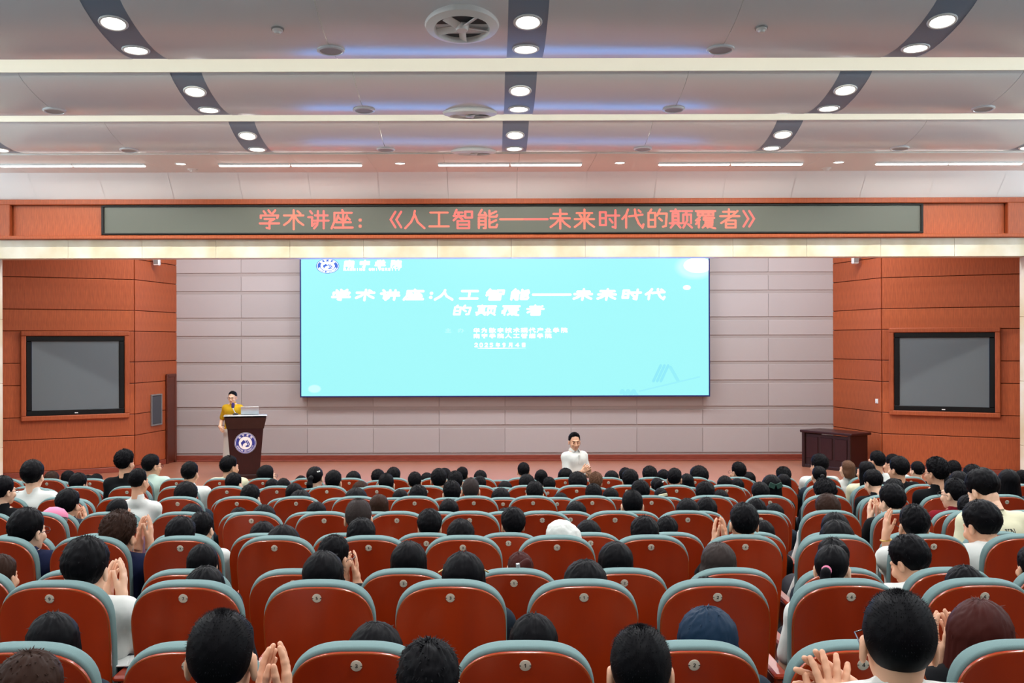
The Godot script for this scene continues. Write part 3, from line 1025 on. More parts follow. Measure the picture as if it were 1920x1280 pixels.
	word(im, "主", X.call(840), Y.call(619.5), 1, 13 * sx, 8.5 * sy, 1.3, base.lerp(white, 0.14))
	word(im, "办", X.call(864), Y.call(619.5), 1, 13 * sx, 8.5 * sy, 1.3, base.lerp(white, 0.14))
	word(im, "华为数字技术现代产业学院", X.call(893.5), Y.call(619.5), 14.95 * sx, 12.5 * sx, 9 * sy, 1.5, white)
	word(im, "南宁学院人工智能学院", X.call(893.5), Y.call(630), 14.95 * sx, 12.5 * sx, 8.5 * sy, 1.5, white)
	var dx := [892.5, 902.0, 911.5, 921.0, 933.5, 945.0, 957.5, 970.0, 982.0]
	for k in 9:
		glyph(im, "2025年9月4日"[k], Transform2D(Vector2(8.0 * sx, 0), Vector2(0, 8 * sy), Vector2(X.call(dx[k]), Y.call(647))), 1.5, white)
	for t in 180: dab(im, X.call(896 + t * 0.5), Y.call(653.2), 1.6, Color(0.96, 0.85, 0.97).lerp(base, absf(t - 70.0) / 130.0))
	var sm := flat_mat("screen_picture", Color(0.01, 0.01, 0.01), 0.5)
	sm.emission_enabled = true
	sm.emission = Color(1, 1, 1.0)
	sm.emission_operator = BaseMaterial3D.EMISSION_OP_MULTIPLY
	sm.emission_texture = ImageTexture.create_from_image(im)
	sm.emission_energy_multiplier = 2.5
	g = Geo.new()
	g.uvquad(Vector3(-w * 0.5 + 0.028, -h * 0.5 + 0.028, 0.015), Vector3(w * 0.5 - 0.028, -h * 0.5 + 0.028, 0.015), Vector3(w * 0.5 - 0.028, h * 0.5 - 0.028, 0.015), Vector3(-w * 0.5 + 0.028, h * 0.5 - 0.028, 0.015))
	part("led_display", g.mesh(sm), o)
	# the two side screens
	for s in [["lectern", elx, fl, 48.0, 232.0, 628.0, 775.0], ["dark table", fr, erx, 1677.0, 1866.0, 625.0, 773.0]]:
		var a: Vector2 = s[1]
		var b: Vector2 = s[2]
		var s0 := wall_s(a, b, s[3])
		var s1 := wall_s(a, b, s[4])
		var dm := lerpf(a.y, b.y, (s0 + s1) * 0.5)
		var L := a.distance_to(b)
		var fr_ := side_frame(a, b)
		var t := root("television")
		t.transform = fr_ * Transform3D(Basis(), Vector3((s0 + s1) * 0.5 * L, (py(s[5], dm) + py(s[6], dm)) * 0.5, 0.03))
		tag(t, "big dark switched-off television recessed in the wood wall on the %s side" % s[0], "television", "dark televisions beside the stage")
		var tw := (s1 - s0) * L
		var th: float = py(s[5], dm) - py(s[6], dm)
		var bw := 0.1
		for k in [-1.0, 1.0]:
			block("wood_frame", t, Vector3(0, k * (th * 0.5 + 0.045), 0.03), Vector3(tw + 0.18, 0.09, 0.09), M.wall_wood_1, 0.012)
			block("wood_frame", t, Vector3(k * (tw * 0.5 + 0.045), 0, 0.03), Vector3(0.09, th, 0.09), M.wall_wood_1, 0.012)
			block("bezel", t, Vector3(0, k * (th - bw) * 0.5, 0.03), Vector3(tw, bw, 0.06), M.black_gloss, 0.01)
			block("bezel", t, Vector3(k * (tw - bw) * 0.5, 0, 0.03), Vector3(bw, th - 2 * bw, 0.06), M.black_gloss, 0.01)
		block("screen", t, Vector3(0, 0, 0.025), Vector3(tw - 2 * bw, th - 2 * bw, 0.03), M.tv_screen, 0)
		block("maker_mark", t, Vector3(0, -(th - bw) * 0.5 - 0.01, 0.061), Vector3(0.06, 0.015, 0.004), M.white_plastic, 0)

func soft_disc(im: Image, x: float, y: float, rx: float, ry: float, c: Color, edge: float):
	for j in range(maxi(0, int(y - ry)), mini(im.get_height(), int(y + ry) + 1)):
		for i in range(maxi(0, int(x - rx)), mini(im.get_width(), int(x + rx) + 1)):
			var d := Vector2((i - x) / rx, (j - y) / ry).length()
			var a := clampf((1.0 - d) / edge, 0.0, 1.0)
			if a > 0.0: im.set_pixel(i, j, im.get_pixel(i, j).lerp(c, a))

func build_stage_things(fl: Vector2, fr: Vector2, xa: float, xb: float):
	# door, notice board and lamp on the return beside the lectern
	var c := Vector2(xa, WALL_D)
	var L := fl.distance_to(c)
	var t := side_frame(fl, c)
	var s0 := wall_s(fl, c, 307) * L
	var s1 := L - 0.12
	var dd := struct("door_1")
	dd.set_meta("label", "narrow dark wooden stage door in the return wall behind the lectern")
	dd.transform = t
	var hd := py(701, 21.5) - SZ
	block("door_leaf", dd, Vector3((s0 + s1) * 0.5, SZ + hd * 0.5, 0.05), Vector3(s1 - s0 - 0.12, hd - 0.08, 0.05), M.door_wood, 0.01)
	for k in [s0 + 0.03, s1 - 0.03]: block("door_frame", dd, Vector3(k, SZ + hd * 0.5, 0.06), Vector3(0.07, hd, 0.05), M.door_wood, 0.01)
	block("door_frame", dd, Vector3((s0 + s1) * 0.5, SZ + hd - 0.02, 0.06), Vector3(s1 - s0, 0.07, 0.05), M.door_wood, 0.01)
	var q0 := wall_s(fl, c, 279) * L
	var q1 := wall_s(fl, c, 299) * L
	var nb := root("notice_board")
	nb.transform = t * Transform3D(Basis(), Vector3((q0 + q1) * 0.5, (py(738, 21.0) + py(796, 21.0)) * 0.5, 0.03))
	tag(nb, "grey framed wall panel beside the narrow stage door", "wall panel")
	block("panel", nb, Vector3(0, 0, 0.015), Vector3(q1 - q0 - 0.04, 0.56, 0.02), M.vent_dark, 0.004)
	for k in [-1.0, 1.0]:
		block("frame_bar", nb, Vector3(0, k * 0.3, 0.015), Vector3(q1 - q0, 0.03, 0.035), M.grey_metal, 0.005)
		block("frame_bar", nb, Vector3(k * ((q1 - q0) * 0.5 - 0.015), 0, 0.015), Vector3(0.03, 0.58, 0.035), M.grey_metal, 0.005)
	# small white boxes high in the stage corners, wall switch
	for s in [[295.0, "lectern"], [1603.0, "dark table"]]:
		var o := root("wall_speaker", at(s[0], 487, 20.95) + Vector3(0, 0, 0.02))
		tag(o, "small white box fixed high under the beam on the %s side" % s[1], "wall box", "white boxes under the beam")
		block("case", o, Vector3.ZERO, Vector3(0.12, 0.2, 0.12), M.white_plastic, 0.015)
		block("front_grille", o, Vector3(0, -0.01, 0.061), Vector3(0.09, 0.13, 0.01), M.grey_metal, 0.003)
		block("bracket", o, Vector3(-0.12 if s[0] < 900 else 0.12, 0.02, -0.02), Vector3(0.18, 0.03, 0.03), M.grey_metal, 0.004)
	var ca := Vector2(xb, WALL_D)
	var tr := side_frame(ca, fr)
	var sw := wall_s(ca, fr, 1647) * ca.distance_to(fr)
	var o := root("wall_switch")
	o.transform = tr * Transform3D(Basis(), Vector3(sw, py(753, 20.5), 0.03))
	tag(o, "small white switch plate on the wood wall beside the television", "switch")
	block("plate", o, Vector3(0, 0, 0.008), Vector3(0.09, 0.09, 0.016), M.white_plastic, 0.004)
	block("rocker", o, Vector3(0, 0, 0.019), Vector3(0.05, 0.06, 0.008), M.white_trim, 0.002)
	build_lectern()
	# the dark desk at the other end of the stage
	var dk := root("rostrum_table", Vector3(6.7, SZ, -20.45), -0.98)
	tag(dk, "dark red wooden rostrum table standing in the stage corner", "table")
	block("table_top", dk, Vector3(0, 0.71, 0), Vector3(1.22, 0.05, 0.62), M.dark_wood, 0.012)
	block("front_panel", dk, Vector3(0, 0.36, 0.24), Vector3(1.06, 0.62, 0.03), M.darker_wood, 0.006)
	for k in [-1.0, 1.0]:
		block("side_panel", dk, Vector3(k * 0.54, 0.36, 0.0), Vector3(0.04, 0.66, 0.52), M.dark_wood, 0.008)
		block("leg", dk, Vector3(k * 0.54, 0.35, 0.26), Vector3(0.07, 0.7, 0.06), M.darker_wood, 0.01)
	block("plinth", dk, Vector3(0, 0.03, 0), Vector3(1.16, 0.06, 0.56), M.darker_wood, 0.008)
	for k in 3:
		block("carved_panel", dk, Vector3((k - 1) * 0.34, 0.4, 0.262), Vector3(0.28, 0.42, 0.016), M.dark_wood, 0.008)

func build_lectern():
	var d := 19.3
	var o := root("lectern", Vector3(px(460, d), SZ, -d), 0.22)
	tag(o, "dark wooden lectern bearing a round blue and white university crest", "lectern")
	var w := 0.64
	var g := Geo.new()
	var f := func(q: Geo, wb: float, wt: float, z0: float, z1: float, db: float, dt: float, zf: float, zr: float):
		var a := [Vector3(-wb * 0.5, z0, zf), Vector3(wb * 0.5, z0, zf), Vector3(wb * 0.5, z0, zr), Vector3(-wb * 0.5, z0, zr)]
		var b := [Vector3(-wt * 0.5, z1, zf + db), Vector3(wt * 0.5, z1, zf + db), Vector3(wt * 0.5, z1 + dt, zr), Vector3(-wt * 0.5, z1 + dt, zr)]
		for i in 4: q.quad(a[i], a[(i + 1) % 4], b[(i + 1) % 4], b[i])
		q.quad(b[0], b[1], b[2], b[3])
		q.quad(a[3], a[2], a[1], a[0])
	f.call(g, 0.5, w, 0.08, 0.92, 0.05, 0.0, 0.2, -0.24)
	part("body", g.mesh(M.dark_wood), o)
	g = Geo.new()
	f.call(g, w + 0.02, 0.75, 0.92, 1.125, 0.06, 0.0, 0.26, -0.3)
	part("flared_top", g.mesh(M.darker_wood), o)
	block("plinth", o, Vector3(0, 0.04, -0.02), Vector3(0.56, 0.08, 0.5), M.darker_wood, 0.012)
	block("desk_board", o, Vector3(0, 1.145, 0.0), Vector3(0.78, 0.022, 0.62), M.silver, 0.008, Transform3D(Basis(Vector3(1, 0, 0), -0.03), Vector3(0, 0.0, 0.0)))
	var im := Image.create_empty(320, 320, false, Image.FORMAT_RGB8)
	im.fill(Color(1, 1, 1))
	emblem(im, 160, 160, 158, 158, col(48, 58, 150))
	var m := flat_mat("crest_print", Color(1, 1, 1), 0.5)
	m.albedo_texture = ImageTexture.create_from_image(im)
	g = Geo.new()
	var n := 48
	var r := 0.19
	for i in n:
		var a0 := TAU * i / n
		var a1 := TAU * (i + 1) / n
		var P := [Vector2.ZERO, Vector2(cos(a0), sin(a0)), Vector2(cos(a1), sin(a1))]
		g.tri(Vector3(0, 0, 0.006), Vector3(P[1].x * r, P[1].y * r, 0.006), Vector3(P[2].x * r, P[2].y * r, 0.006))
		for p in P: g.uv.append(Vector2(0.5 + 0.495 * p.x, 0.5 - 0.495 * p.y))
	var cr := part("crest", g.mesh(m), o, Transform3D(Basis(Vector3(1, 0, 0), 0.06), Vector3(-0.0, 0.66, 0.243)))
	cr.set_meta("label", "round blue and white university crest")
	g = Geo.new()
	g.lathe([Vector2(0.18, -0.004), Vector2(r + 0.004, -0.002), Vector2(r + 0.004, 0.003), Vector2(0.18, 0.004)], 48, Transform3D(Basis(Vector3(1, 0, 0), PI / 2), Vector3.ZERO))
	part("crest_rim", g.mesh(M.white_trim, 40), cr)
	# laptop and microphone stand on the lectern
	var lp := root("laptop", o.transform * Vector3(0.08, 1.172, 0.0), PI + 0.22)
	tag(lp, "open silver laptop on top of the dark lectern", "laptop")
	block("keyboard_base", lp, Vector3(0, 0.0, 0.0), Vector3(0.32, 0.016, 0.22), M.silver, 0.004, Transform3D())
	block("lid", lp, Vector3(0, 0.075, -0.005), Vector3(0.32, 0.15, 0.01), M.silver, 0.004, Transform3D(Basis(Vector3(1, 0, 0), -0.25), Vector3(0, 0.0, -0.1)))
	var mc := root("microphone", o.transform * Vector3(-0.18, 1.162, -0.02))
	tag(mc, "gooseneck microphone with a dark purple foam tip on the lectern", "microphone")
	g = Geo.new()
	g.lathe([Vector2(0, 0.0), Vector2(0.05, 0.0), Vector2(0.05, 0.02), Vector2(0.02, 0.03), Vector2(0, 0.03)], 20)
	part("base", g.mesh(M.steel, 40), mc)
	g = Geo.new()
	g.tube([Vector3(0, 0.03, 0), Vector3(-0.02, 0.05, -0.01), Vector3(-0.05, 0.1, -0.03), Vector3(-0.06, 0.13, -0.06)], 0.007)
	part("gooseneck", g.mesh(M.silver, 60), mc)
	g = Geo.new()
	g.lathe([Vector2(0, -0.05), Vector2(0.022, -0.045), Vector2(0.03, -0.02), Vector2(0.03, 0.03), Vector2(0.022, 0.055), Vector2(0, 0.06)], 16, Transform3D(Basis(Vector3(1, 0, 0), -0.35), Vector3(-0.064, 0.16, -0.075)))
	part("foam_tip", g.mesh(M.mic_foam, 60), mc)

# ---------------------------------------------------------------- seats
const HV := 0.67
var back_t := Transform3D(Basis(), Vector3(0, 1.053, 0)) * Transform3D(Basis(Vector3(1, 0, 0), deg_to_rad(10.0)), Vector3.ZERO) * Transform3D(Basis(), Vector3(0, -HV, 0))

func back_outline(hw: float, top: float) -> Array:
	var o := []
	for k in 5:
		var a := -PI / 2 + PI / 2 * k / 4.0
		o.append(Vector2(hw * 0.93 - 0.05 + 0.05 * cos(a), 0.05 + 0.05 * sin(a)))
	for k in 4: o.append(Vector2(lerpf(hw * 0.94, hw, (k + 1) / 4.0), lerpf(0.05, top - 0.19, (k + 1) / 5.0)))
	var n := 26
	for k in n + 1:
		var a := PI * k / n
		o.append(Vector2(hw * signf(cos(a)) * pow(absf(cos(a)), 0.72), top - 0.19 + 0.19 * pow(maxf(sin(a), 0.0), 0.78)))
	for k in 4: o.append(Vector2(-lerpf(hw, hw * 0.94, (k + 1) / 4.0), lerpf(top - 0.19, 0.05, (k + 1) / 5.0)))
	for k in 5:
		var a := PI + PI / 2 * k / 4.0
		o.append(Vector2(-hw * 0.93 + 0.05 + 0.05 * cos(a), 0.05 + 0.05 * sin(a)))
	return o

func bend(g: Geo):
	for i in g.v.size():
		var p := g.v[i]
		p.z -= 0.35 * p.x * p.x
		g.v[i] = p

func seat_name(r: int, k: int) -> String:
	var a := absi(k)
	var ords := ["", "first", "second", "third", "fourth", "fifth", "sixth", "seventh", "eighth", "ninth", "tenth", "eleventh", "twelfth", "thirteenth", "fourteenth"]
	var rw: String = ords[r + 1] if r >= 0 else "hidden back"
	if k == 0: return "red seat with blue-green rim, %s row from camera, middle of the row" % rw
	return "red seat with blue-green rim, %s row from camera, %s from middle towards %s" % [rw, ords[mini(a, 14)], "the lectern" if k < 0 else "dark table"]

func seat_x(r: int, k: int) -> float: return (0.105 if r % 2 == 0 else 0.375) + 0.55 * k

func build_seats():
	var protos := []
	var parts := {}
	var sh := back_outline(0.2285, HV - 0.012)
	var g := Geo.new()
	g.extrude(sh, [Vector2(0.006, -0.004), Vector2(0.0, 0.0), Vector2(0.0, 0.011), Vector2(0.002, 0.014), Vector2(0.006, 0.016)])
	bend(g)
	parts.shell = g
	g = Geo.new()
	g.extrude(back_outline(0.2335, HV), [Vector2(0.05, -0.088), Vector2(0.02, -0.082), Vector2(0.005, -0.066), Vector2(0, -0.045), Vector2(0, -0.016), Vector2(0.004, -0.008), Vector2(0.012, -0.005)])
	bend(g)
	parts.pad = g
	g = Geo.new()
	g.extrude(sh, [Vector2(0.008, 0.0095), Vector2(-0.0012, 0.0095), Vector2(-0.0012, 0.0135), Vector2(0.002, 0.0155), Vector2(0.008, 0.0145)])
	bend(g)
	parts.band = g
	g = Geo.new()
	g.lathe([Vector2(0, 0), Vector2(0.019, 0), Vector2(0.019, 0.002), Vector2(0.0165, 0.0035), Vector2(0, 0.0035)], 24, Transform3D(Basis(Vector3(1, 0, 0), PI / 2), Vector3.ZERO))
	var badge := g.mesh(M.badge, 40)
	g = Geo.new()
	for s in [-1.0, 1.0]: g.box(Vector3(s * 0.0165, 0, 0.0035), Vector3(0.006, 0.0025, 0.0012), 0)
	var slots := g.mesh(M.ink)
	var cush := Geo.new()
	cush.extrude(round_rect(0.225, 0.215, 0.06), [Vector2(0.03, -0.05), Vector2(0.006, -0.038), Vector2(0, -0.015), Vector2(0, 0.02), Vector2(0.008, 0.04), Vector2(0.04, 0.05)], Transform3D(Basis(Vector3(1, 0, 0), -PI / 2 + 0.05), Vector3(0, 0.42, -0.31)))
	var cm := cush.mesh(M.cushion, 50)
	g = Geo.new()
	g.box(Vector3(0, 0.362, -0.31), Vector3(0.42, 0.018, 0.4), 0.005)
	var pan := g
	g = Geo.new()
	g.box(Vector3(-0.275, 0.655, -0.2), Vector3(0.062, 0.028, 0.36), 0.01)
	var arm := g
	g = Geo.new()
	g.box(Vector3(-0.275, 0.34, -0.17), Vector3(0.035, 0.6, 0.17), 0.008)
	var post := g
	g = Geo.new()
	g.box(Vector3(-0.275, 0.02, -0.17), Vector3(0.07, 0.04, 0.3), 0.008)
	g.box(Vector3(-0.13, 0.33, -0.2), Vector3(0.3, 0.03, 0.05), 0.006)
	g.box(Vector3(0.13, 0.33, -0.2), Vector3(0.2, 0.03, 0.05), 0.006)
	var foot := g.mesh(M.steel)
	var wood := []
	for k in 3:
		var m: Material = M["seat_wood_%d" % k]
		wood.append({"shell": parts.shell.mesh(m, 40), "pan": pan.mesh(m), "arm": arm.mesh(m), "post": post.mesh(m)})
	var pad: ArrayMesh = parts.pad.mesh(M.cushion, 50)
	var band: ArrayMesh = parts.band.mesh(M.seat_edge, 40)
	var font := SystemFont.new()
	font.font_names = PackedStringArray(["Droid Sans"])
	font.font_weight = 700
	var nums := {}
	for k in 3:
		var o := Node3D.new()
		o.name = "theatre_seat"
		var bk := part("backrest", wood[k].shell, o, back_t)
		part("edge_band", band, bk)
		part("back_cushion", pad, o, back_t)
		var pl := part("number_plate", badge, o, back_t * Transform3D(Basis(), Vector3(0, HV - 0.054, 0.0158)))
		part("screw_slots", slots, pl)
		part("seat_cushion", cm, o)
		part("seat_pan", wood[k].pan, o)
		part("armrest", wood[k].arm, o)
		part("side_post", wood[k].post, o)
		part("foot", foot, o)
		protos.append(o)
	for r in range(-1, 13):
		for k in range(-16, 17):
			var x := seat_x(r, k)
			var sx := CX + x * F / row_d(r)
			if r == -1 and (k < -2 or k > 2): continue
			var half := 0.235 * F / row_d(r)
			if sx + half < 1 or sx - half > 1919: continue
			var o: Node3D = protos[absi(r * 5 + k * 7) % 3].duplicate()
			o.name = numbered("theatre_seat")
			add_child(o)
			o.position = Vector3(x, row_floor(r), -row_d(r))
			var lift := row_top(r) - (row_floor(r) + 1.06)
			o.position.y += 0.0 * lift
			tag(o, seat_name(r, k), "seat", "red theatre seats")
			var n := 1 - 2 * k if k <= 0 else 2 * k
			if not nums.has(n):
				var tm := TextMesh.new()
				tm.font = font
				tm.text = str(n)
				tm.font_size = 16
				tm.pixel_size = 0.0011
				tm.depth = 0.001
				tm.material = M.ink
				nums[n] = tm
			part("numeral", nums[n], o.get_node("number_plate"), Transform3D(Basis(), Vector3(0, 0, 0.0036)))
	for o in protos: o.free()

func row_top(r: int) -> float: return row_floor(r) + 1.06

func round_rect(hx: float, hy: float, r: float) -> Array:
	var o := []
	for c in [[1, -1, -PI / 2], [1, 1, 0.0], [-1, 1, PI / 2], [-1, -1, PI]]:
		for k in 5:
			var a: float = c[2] + PI / 2 * k / 4.0
			o.append(Vector2(c[0] * (hx - r) + r * cos(a), c[1] * (hy - r) + r * sin(a)))
	return o

# ---------------------------------------------------------------- people
var geo_cache := {}
var mesh_cache := {}

func head_geo(cell: float) -> Geo:
	# centre of the head at 0, face towards -z, chin at -0.115
	var key := "head%.4f" % cell
	if geo_cache.has(key): return geo_cache[key]
	var q := Field.new(Vector3(-0.105, -0.15, -0.135), Vector3(0.105, 0.13, 0.125), cell)
	q.ell(Vector3(0, 0.03, 0.01), Vector3(0.075, 0.086, 0.087), 0.01)
	q.ell(Vector3(0, -0.035, -0.03), Vector3(0.06, 0.078, 0.062), 0.03)
	q.ell(Vector3(0, -0.09, -0.062), Vector3(0.026, 0.022, 0.024), 0.025)
	q.cap(Vector3(-0.03, 0.024, -0.084), Vector3(0.03, 0.024, -0.084), 0.011, 0.011, 0.015)
	for s in [-1.0, 1.0]:
		q.ell(Vector3(s * 0.034, 0.004, -0.103), Vector3(0.015, 0.011, 0.014), 0.008, true)
		q.ell(Vector3(s * 0.032, 0.004, -0.083), Vector3(0.0125, 0.0095, 0.0115), 0.004)
		q.ell(Vector3(s * 0.042, -0.03, -0.075), Vector3(0.018, 0.02, 0.016), 0.02)
		q.ell(Vector3(s * 0.08, -0.008, 0.008), Vector3(0.01, 0.033, 0.019), 0.008)
		q.ell(Vector3(s * 0.09, -0.006, 0.002), Vector3(0.006, 0.018, 0.009), 0.006, true)
	q.cap(Vector3(0, 0.008, -0.093), Vector3(0, -0.034, -0.11), 0.008, 0.0125, 0.012)
	q.cap(Vector3(-0.012, -0.038, -0.098), Vector3(0.012, -0.038, -0.098), 0.0085, 0.0085, 0.008)
	q.cap(Vector3(-0.018, -0.062, -0.088), Vector3(0.018, -0.062, -0.088), 0.007, 0.007, 0.008)
	q.cap(Vector3(-0.015, -0.072, -0.087), Vector3(0.015, -0.072, -0.087), 0.007, 0.007, 0.006)
	q.cap(Vector3(0, -0.05, 0.025), Vector3(0, -0.16, 0.035), 0.047, 0.047, 0.03)
	geo_cache[key] = q.nets()
	return geo_cache[key]

func hand_geo(cell: float, curl: float, spread: float) -> Geo:
	# right hand: wrist at 0, fingers along +y, palm to -z, thumb on -x
	var key := "hand%.4f%.2f%.2f" % [cell, curl, spread]
	if geo_cache.has(key): return geo_cache[key]
	var q := Field.new(Vector3(-0.1, -0.04, -0.11), Vector3(0.09, 0.225, 0.04), cell)
	var xs := [-0.03, -0.01, 0.01, 0.029]
	var ln := [0.07, 0.078, 0.072, 0.056]
	q.cap(Vector3(0, -0.03, 0), Vector3(0, 0.02, 0), 0.024, 0.024, 0.01, 0.8)
	for i in 4:
		var kn := Vector3(xs[i], 0.09 - absf(i - 1.2) * 0.004, 0.002)
		q.cap(Vector3(xs[i] * 0.6, 0.01, 0), kn, 0.014, 0.0115, 0.012)
		var p := kn
		var a := curl * 0.5
		var side: float = xs[i] * spread * 6.0
		for k in 3:
			var l: float = ln[i] * [0.46, 0.3, 0.24][k]
			var dir := Vector3(side, cos(a), -sin(a)).normalized()
			var e := p + dir * l
			q.cap(p, e, 0.0098 - 0.0008 * k, 0.009 - 0.0009 * k, 0.004)
			p = e
			a += curl * 0.55
	q.cap(Vector3(-0.018, 0.02, -0.006), Vector3(-0.042, 0.052, -0.016), 0.015, 0.0115, 0.012)
	q.cap(Vector3(-0.042, 0.052, -0.016), Vector3(-0.055, 0.082, -0.022), 0.0105, 0.0098, 0.004)
	q.cap(Vector3(-0.055, 0.082, -0.022), Vector3(-0.06, 0.106, -0.026), 0.0098, 0.008, 0.003)
	geo_cache[key] = q.nets()
	return geo_cache[key]

func hand_frame(wrist: Vector3, fingers: Vector3, palm: Vector3) -> Transform3D:
	var y := fingers.normalized()
	var z := -(palm - y * palm.dot(y)).normalized()
	return Transform3D(Basis(y.cross(z), y, z), wrist)

func elbow_of(s: Vector3, w: Vector3, pole: Vector3) -> Vector3:
	var a := 0.285
	var b := 0.25
	var v := w - s
	var l := clampf(v.length(), 0.08, a + b - 0.004)
	var u := v.normalized()
	var t := (a * a - b * b + l * l) / (2.0 * l)
	var h := sqrt(maxf(a * a - t * t, 0.0))
	var pp := (pole - u * pole.dot(u)).normalized()
	return s + u * t + pp * h

# joints of a figure that faces -z; lift stretches the trunk, bow leans it forward
func joints(standing: bool, lift: float, bow: float) -> Dictionary:
	var j := {}
	if standing:
		j.hip = Vector3(0, 0.9, 0); j.waist = Vector3(0, 1.06, 0.0); j.chest = Vector3(0, 1.24, 0.0)
		j.neck0 = Vector3(0, 1.36, 0.012); j.pivot = Vector3(0, 1.4, 0.012)
		j.sh = Vector3(0.145, 1.292, 0.008); j.hipx = 0.085
		j.knee = Vector3(0.095, 0.48, -0.015); j.ankle = Vector3(0.1, 0.09, 0.02); j.toe = Vector3(0.11, 0.035, -0.14)
	else:
		var up := func(y: float): return y + lift * (y - 0.54) / 0.5
		j.hip = Vector3(0, 0.56, -0.27); j.waist = Vector3(0, up.call(0.7), -0.245 - bow * 0.05); j.chest = Vector3(0, up.call(0.86), -0.235 - bow * 0.12)
		j.neck0 = Vector3(0, up.call(0.985), -0.22 - bow * 0.19); j.pivot = Vector3(0, up.call(1.03), -0.222 - bow * 0.22)
		j.sh = Vector3(0.158, up.call(0.932), -0.222 - bow * 0.17); j.hipx = 0.085
		j.knee = Vector3(0.11, 0.54, -0.68); j.ankle = Vector3(0.11, 0.1, -0.7); j.toe = Vector3(0.12, 0.04, -0.85)
	return j

func body_base(key: String, standing: bool, lift: float, bow: float, arms: Dictionary, fine: bool) -> Dictionary:
	if geo_cache.has(key): return geo_cache[key]
	var j := joints(standing, lift, bow)
	var cell := 0.013 if fine else 0.017
	var wl: Vector3
	var wr: Vector3
	if arms.is_empty():
		wr = Vector3(0.11, 0.66, -0.5); wl = Vector3(-0.11, 0.66, -0.5)
		arms = {"rf": Vector3(-0.25, -0.1, -1), "rp": Vector3(0, -1, 0.1), "lf": Vector3(0.25, -0.1, -1), "lp": Vector3(0, -1, 0.1), "curl": 0.5}
	else:
		wr = arms.rw; wl = arms.lw
	var lo := Vector3(-0.42, -0.02, -1.0)
	var hi := Vector3(0.42, 1.25 + lift, 0.1)
	if standing:
		lo = Vector3(-0.4, -0.02, -0.5); hi = Vector3(0.4, 1.56, 0.22)
	for w in [wl, wr]:
		lo = lo.min(w - Vector3.ONE * 0.1); hi = hi.max(w + Vector3.ONE * 0.1)
	var q := Field.new(lo, hi, cell)
	var shirt := Field.new(Vector3(lo.x, j.hip.y - 0.16, lo.z if not standing else -0.3), Vector3(hi.x, hi.y, hi.z), cell)
	var tr := Field.new(Vector3(-0.28, 0.0, lo.z), Vector3(0.28, j.hip.y + 0.16, 0.16), 0.018)
	for s in [-1.0, 1.0]:
		var m := Vector3(s, 1, 1)
		q.cap(j.hip + Vector3(s * 0.05, 0, 0), j.waist + Vector3(s * 0.035, 0, 0), 0.105, 0.09, 0.05)
		q.cap(j.waist + Vector3(s * 0.035, 0, 0), j.chest + Vector3(s * 0.055, 0, 0), 0.09, 0.098, 0.05)
		q.cap(j.chest + Vector3(s * 0.05, 0.0, 0), j.sh * m, 0.09, 0.055, 0.05)
		q.cap(j.neck0 + Vector3(s * 0.03, -0.01, 0), j.sh * m, 0.05, 0.046, 0.05)
		var hp: Vector3 = j.hip + Vector3(s * j.hipx, -0.03, 0)
		q.cap(hp, j.knee * m, 0.088, 0.056, 0.03)
		q.cap(j.knee * m, j.ankle * m, 0.054, 0.036, 0.02)
		q.cap(j.ankle * m + Vector3(0, -0.04, 0.03), j.toe * m, 0.036, 0.028, 0.02)
		var w: Vector3 = wr if s > 0 else wl
		var sh: Vector3 = j.sh * m
		var pole: Vector3 = arms.get("pole", Vector3(0.45, -1.0, 0.35))
		var el := elbow_of(sh, w, Vector3(s * pole.x, pole.y, pole.z))
		q.cap(sh, el, 0.05, 0.039, 0.03)
		q.cap(el, w, 0.038, 0.026, 0.015)
		# clothes: the same limbs, a little wider
		shirt.cap(j.hip + Vector3(s * 0.055, -0.06, 0), j.waist + Vector3(s * 0.04, 0, 0), 0.116, 0.107, 0.05)
		shirt.cap(j.waist + Vector3(s * 0.04, 0, 0), j.chest + Vector3(s * 0.06, 0, 0), 0.107, 0.113, 0.05)
		shirt.cap(j.chest + Vector3(s * 0.055, 0, 0), sh, 0.104, 0.064, 0.05)
		shirt.cap(j.neck0 + Vector3(s * 0.02, -0.02, 0.004), sh, 0.056, 0.06, 0.03)
		shirt.cap(sh, sh.lerp(el, 0.72), 0.061, 0.06, 0.03)
		tr.cap(hp, j.knee * m, 0.1, 0.072, 0.03)
		tr.cap(j.knee * m, j.ankle * m + Vector3(0, 0.03, 0), 0.07, 0.055, 0.02)
		tr.cap(hp + Vector3(0, 0.03, 0), hp + Vector3(-s * 0.1, 0.06, 0), 0.11, 0.11, 0.04)
	shirt.cap(j.neck0, j.pivot + Vector3(0, 0.03, 0.006), 0.062, 0.056, 0.02)
	shirt.below(j.neck0.y + 0.062)
	q.cap(j.neck0, j.pivot + Vector3(0, 0.06, 0.0), 0.05, 0.046, 0.03)
	var body := q.nets()
	var hc := 0.0034 if fine else 0.006
	var curl: float = arms.get("curl", 0.3)
	var hr := hand_geo(hc, curl, arms.get("spread", 0.6))
	body.put(hr, hand_frame(wr, arms.rf, arms.rp))
	var tl := hand_frame(wl, arms.lf, arms.lp)
	body.put(hr, tl * Transform3D(Basis().scaled(Vector3(-1, 1, 1)), Vector3.ZERO))
	var shoes := Geo.new()
	for s in [-1.0, 1.0]:
		var m := Vector3(s, 1, 1)
		var k := Field.new(Vector3(-0.07, -0.01, -0.26), Vector3(0.07, 0.14, 0.1), 0.012)
		k.cap(Vector3(0, 0.045, 0.03), Vector3(0, 0.036, -0.16), 0.046, 0.042, 0.02)
		k.cap(Vector3(0, 0.05, 0.02), Vector3(0, 0.09, 0.01), 0.044, 0.046, 0.02)
		shoes.put(k.nets(), Transform3D(Basis(), Vector3(s * j.ankle.x, 0, j.ankle.z)))
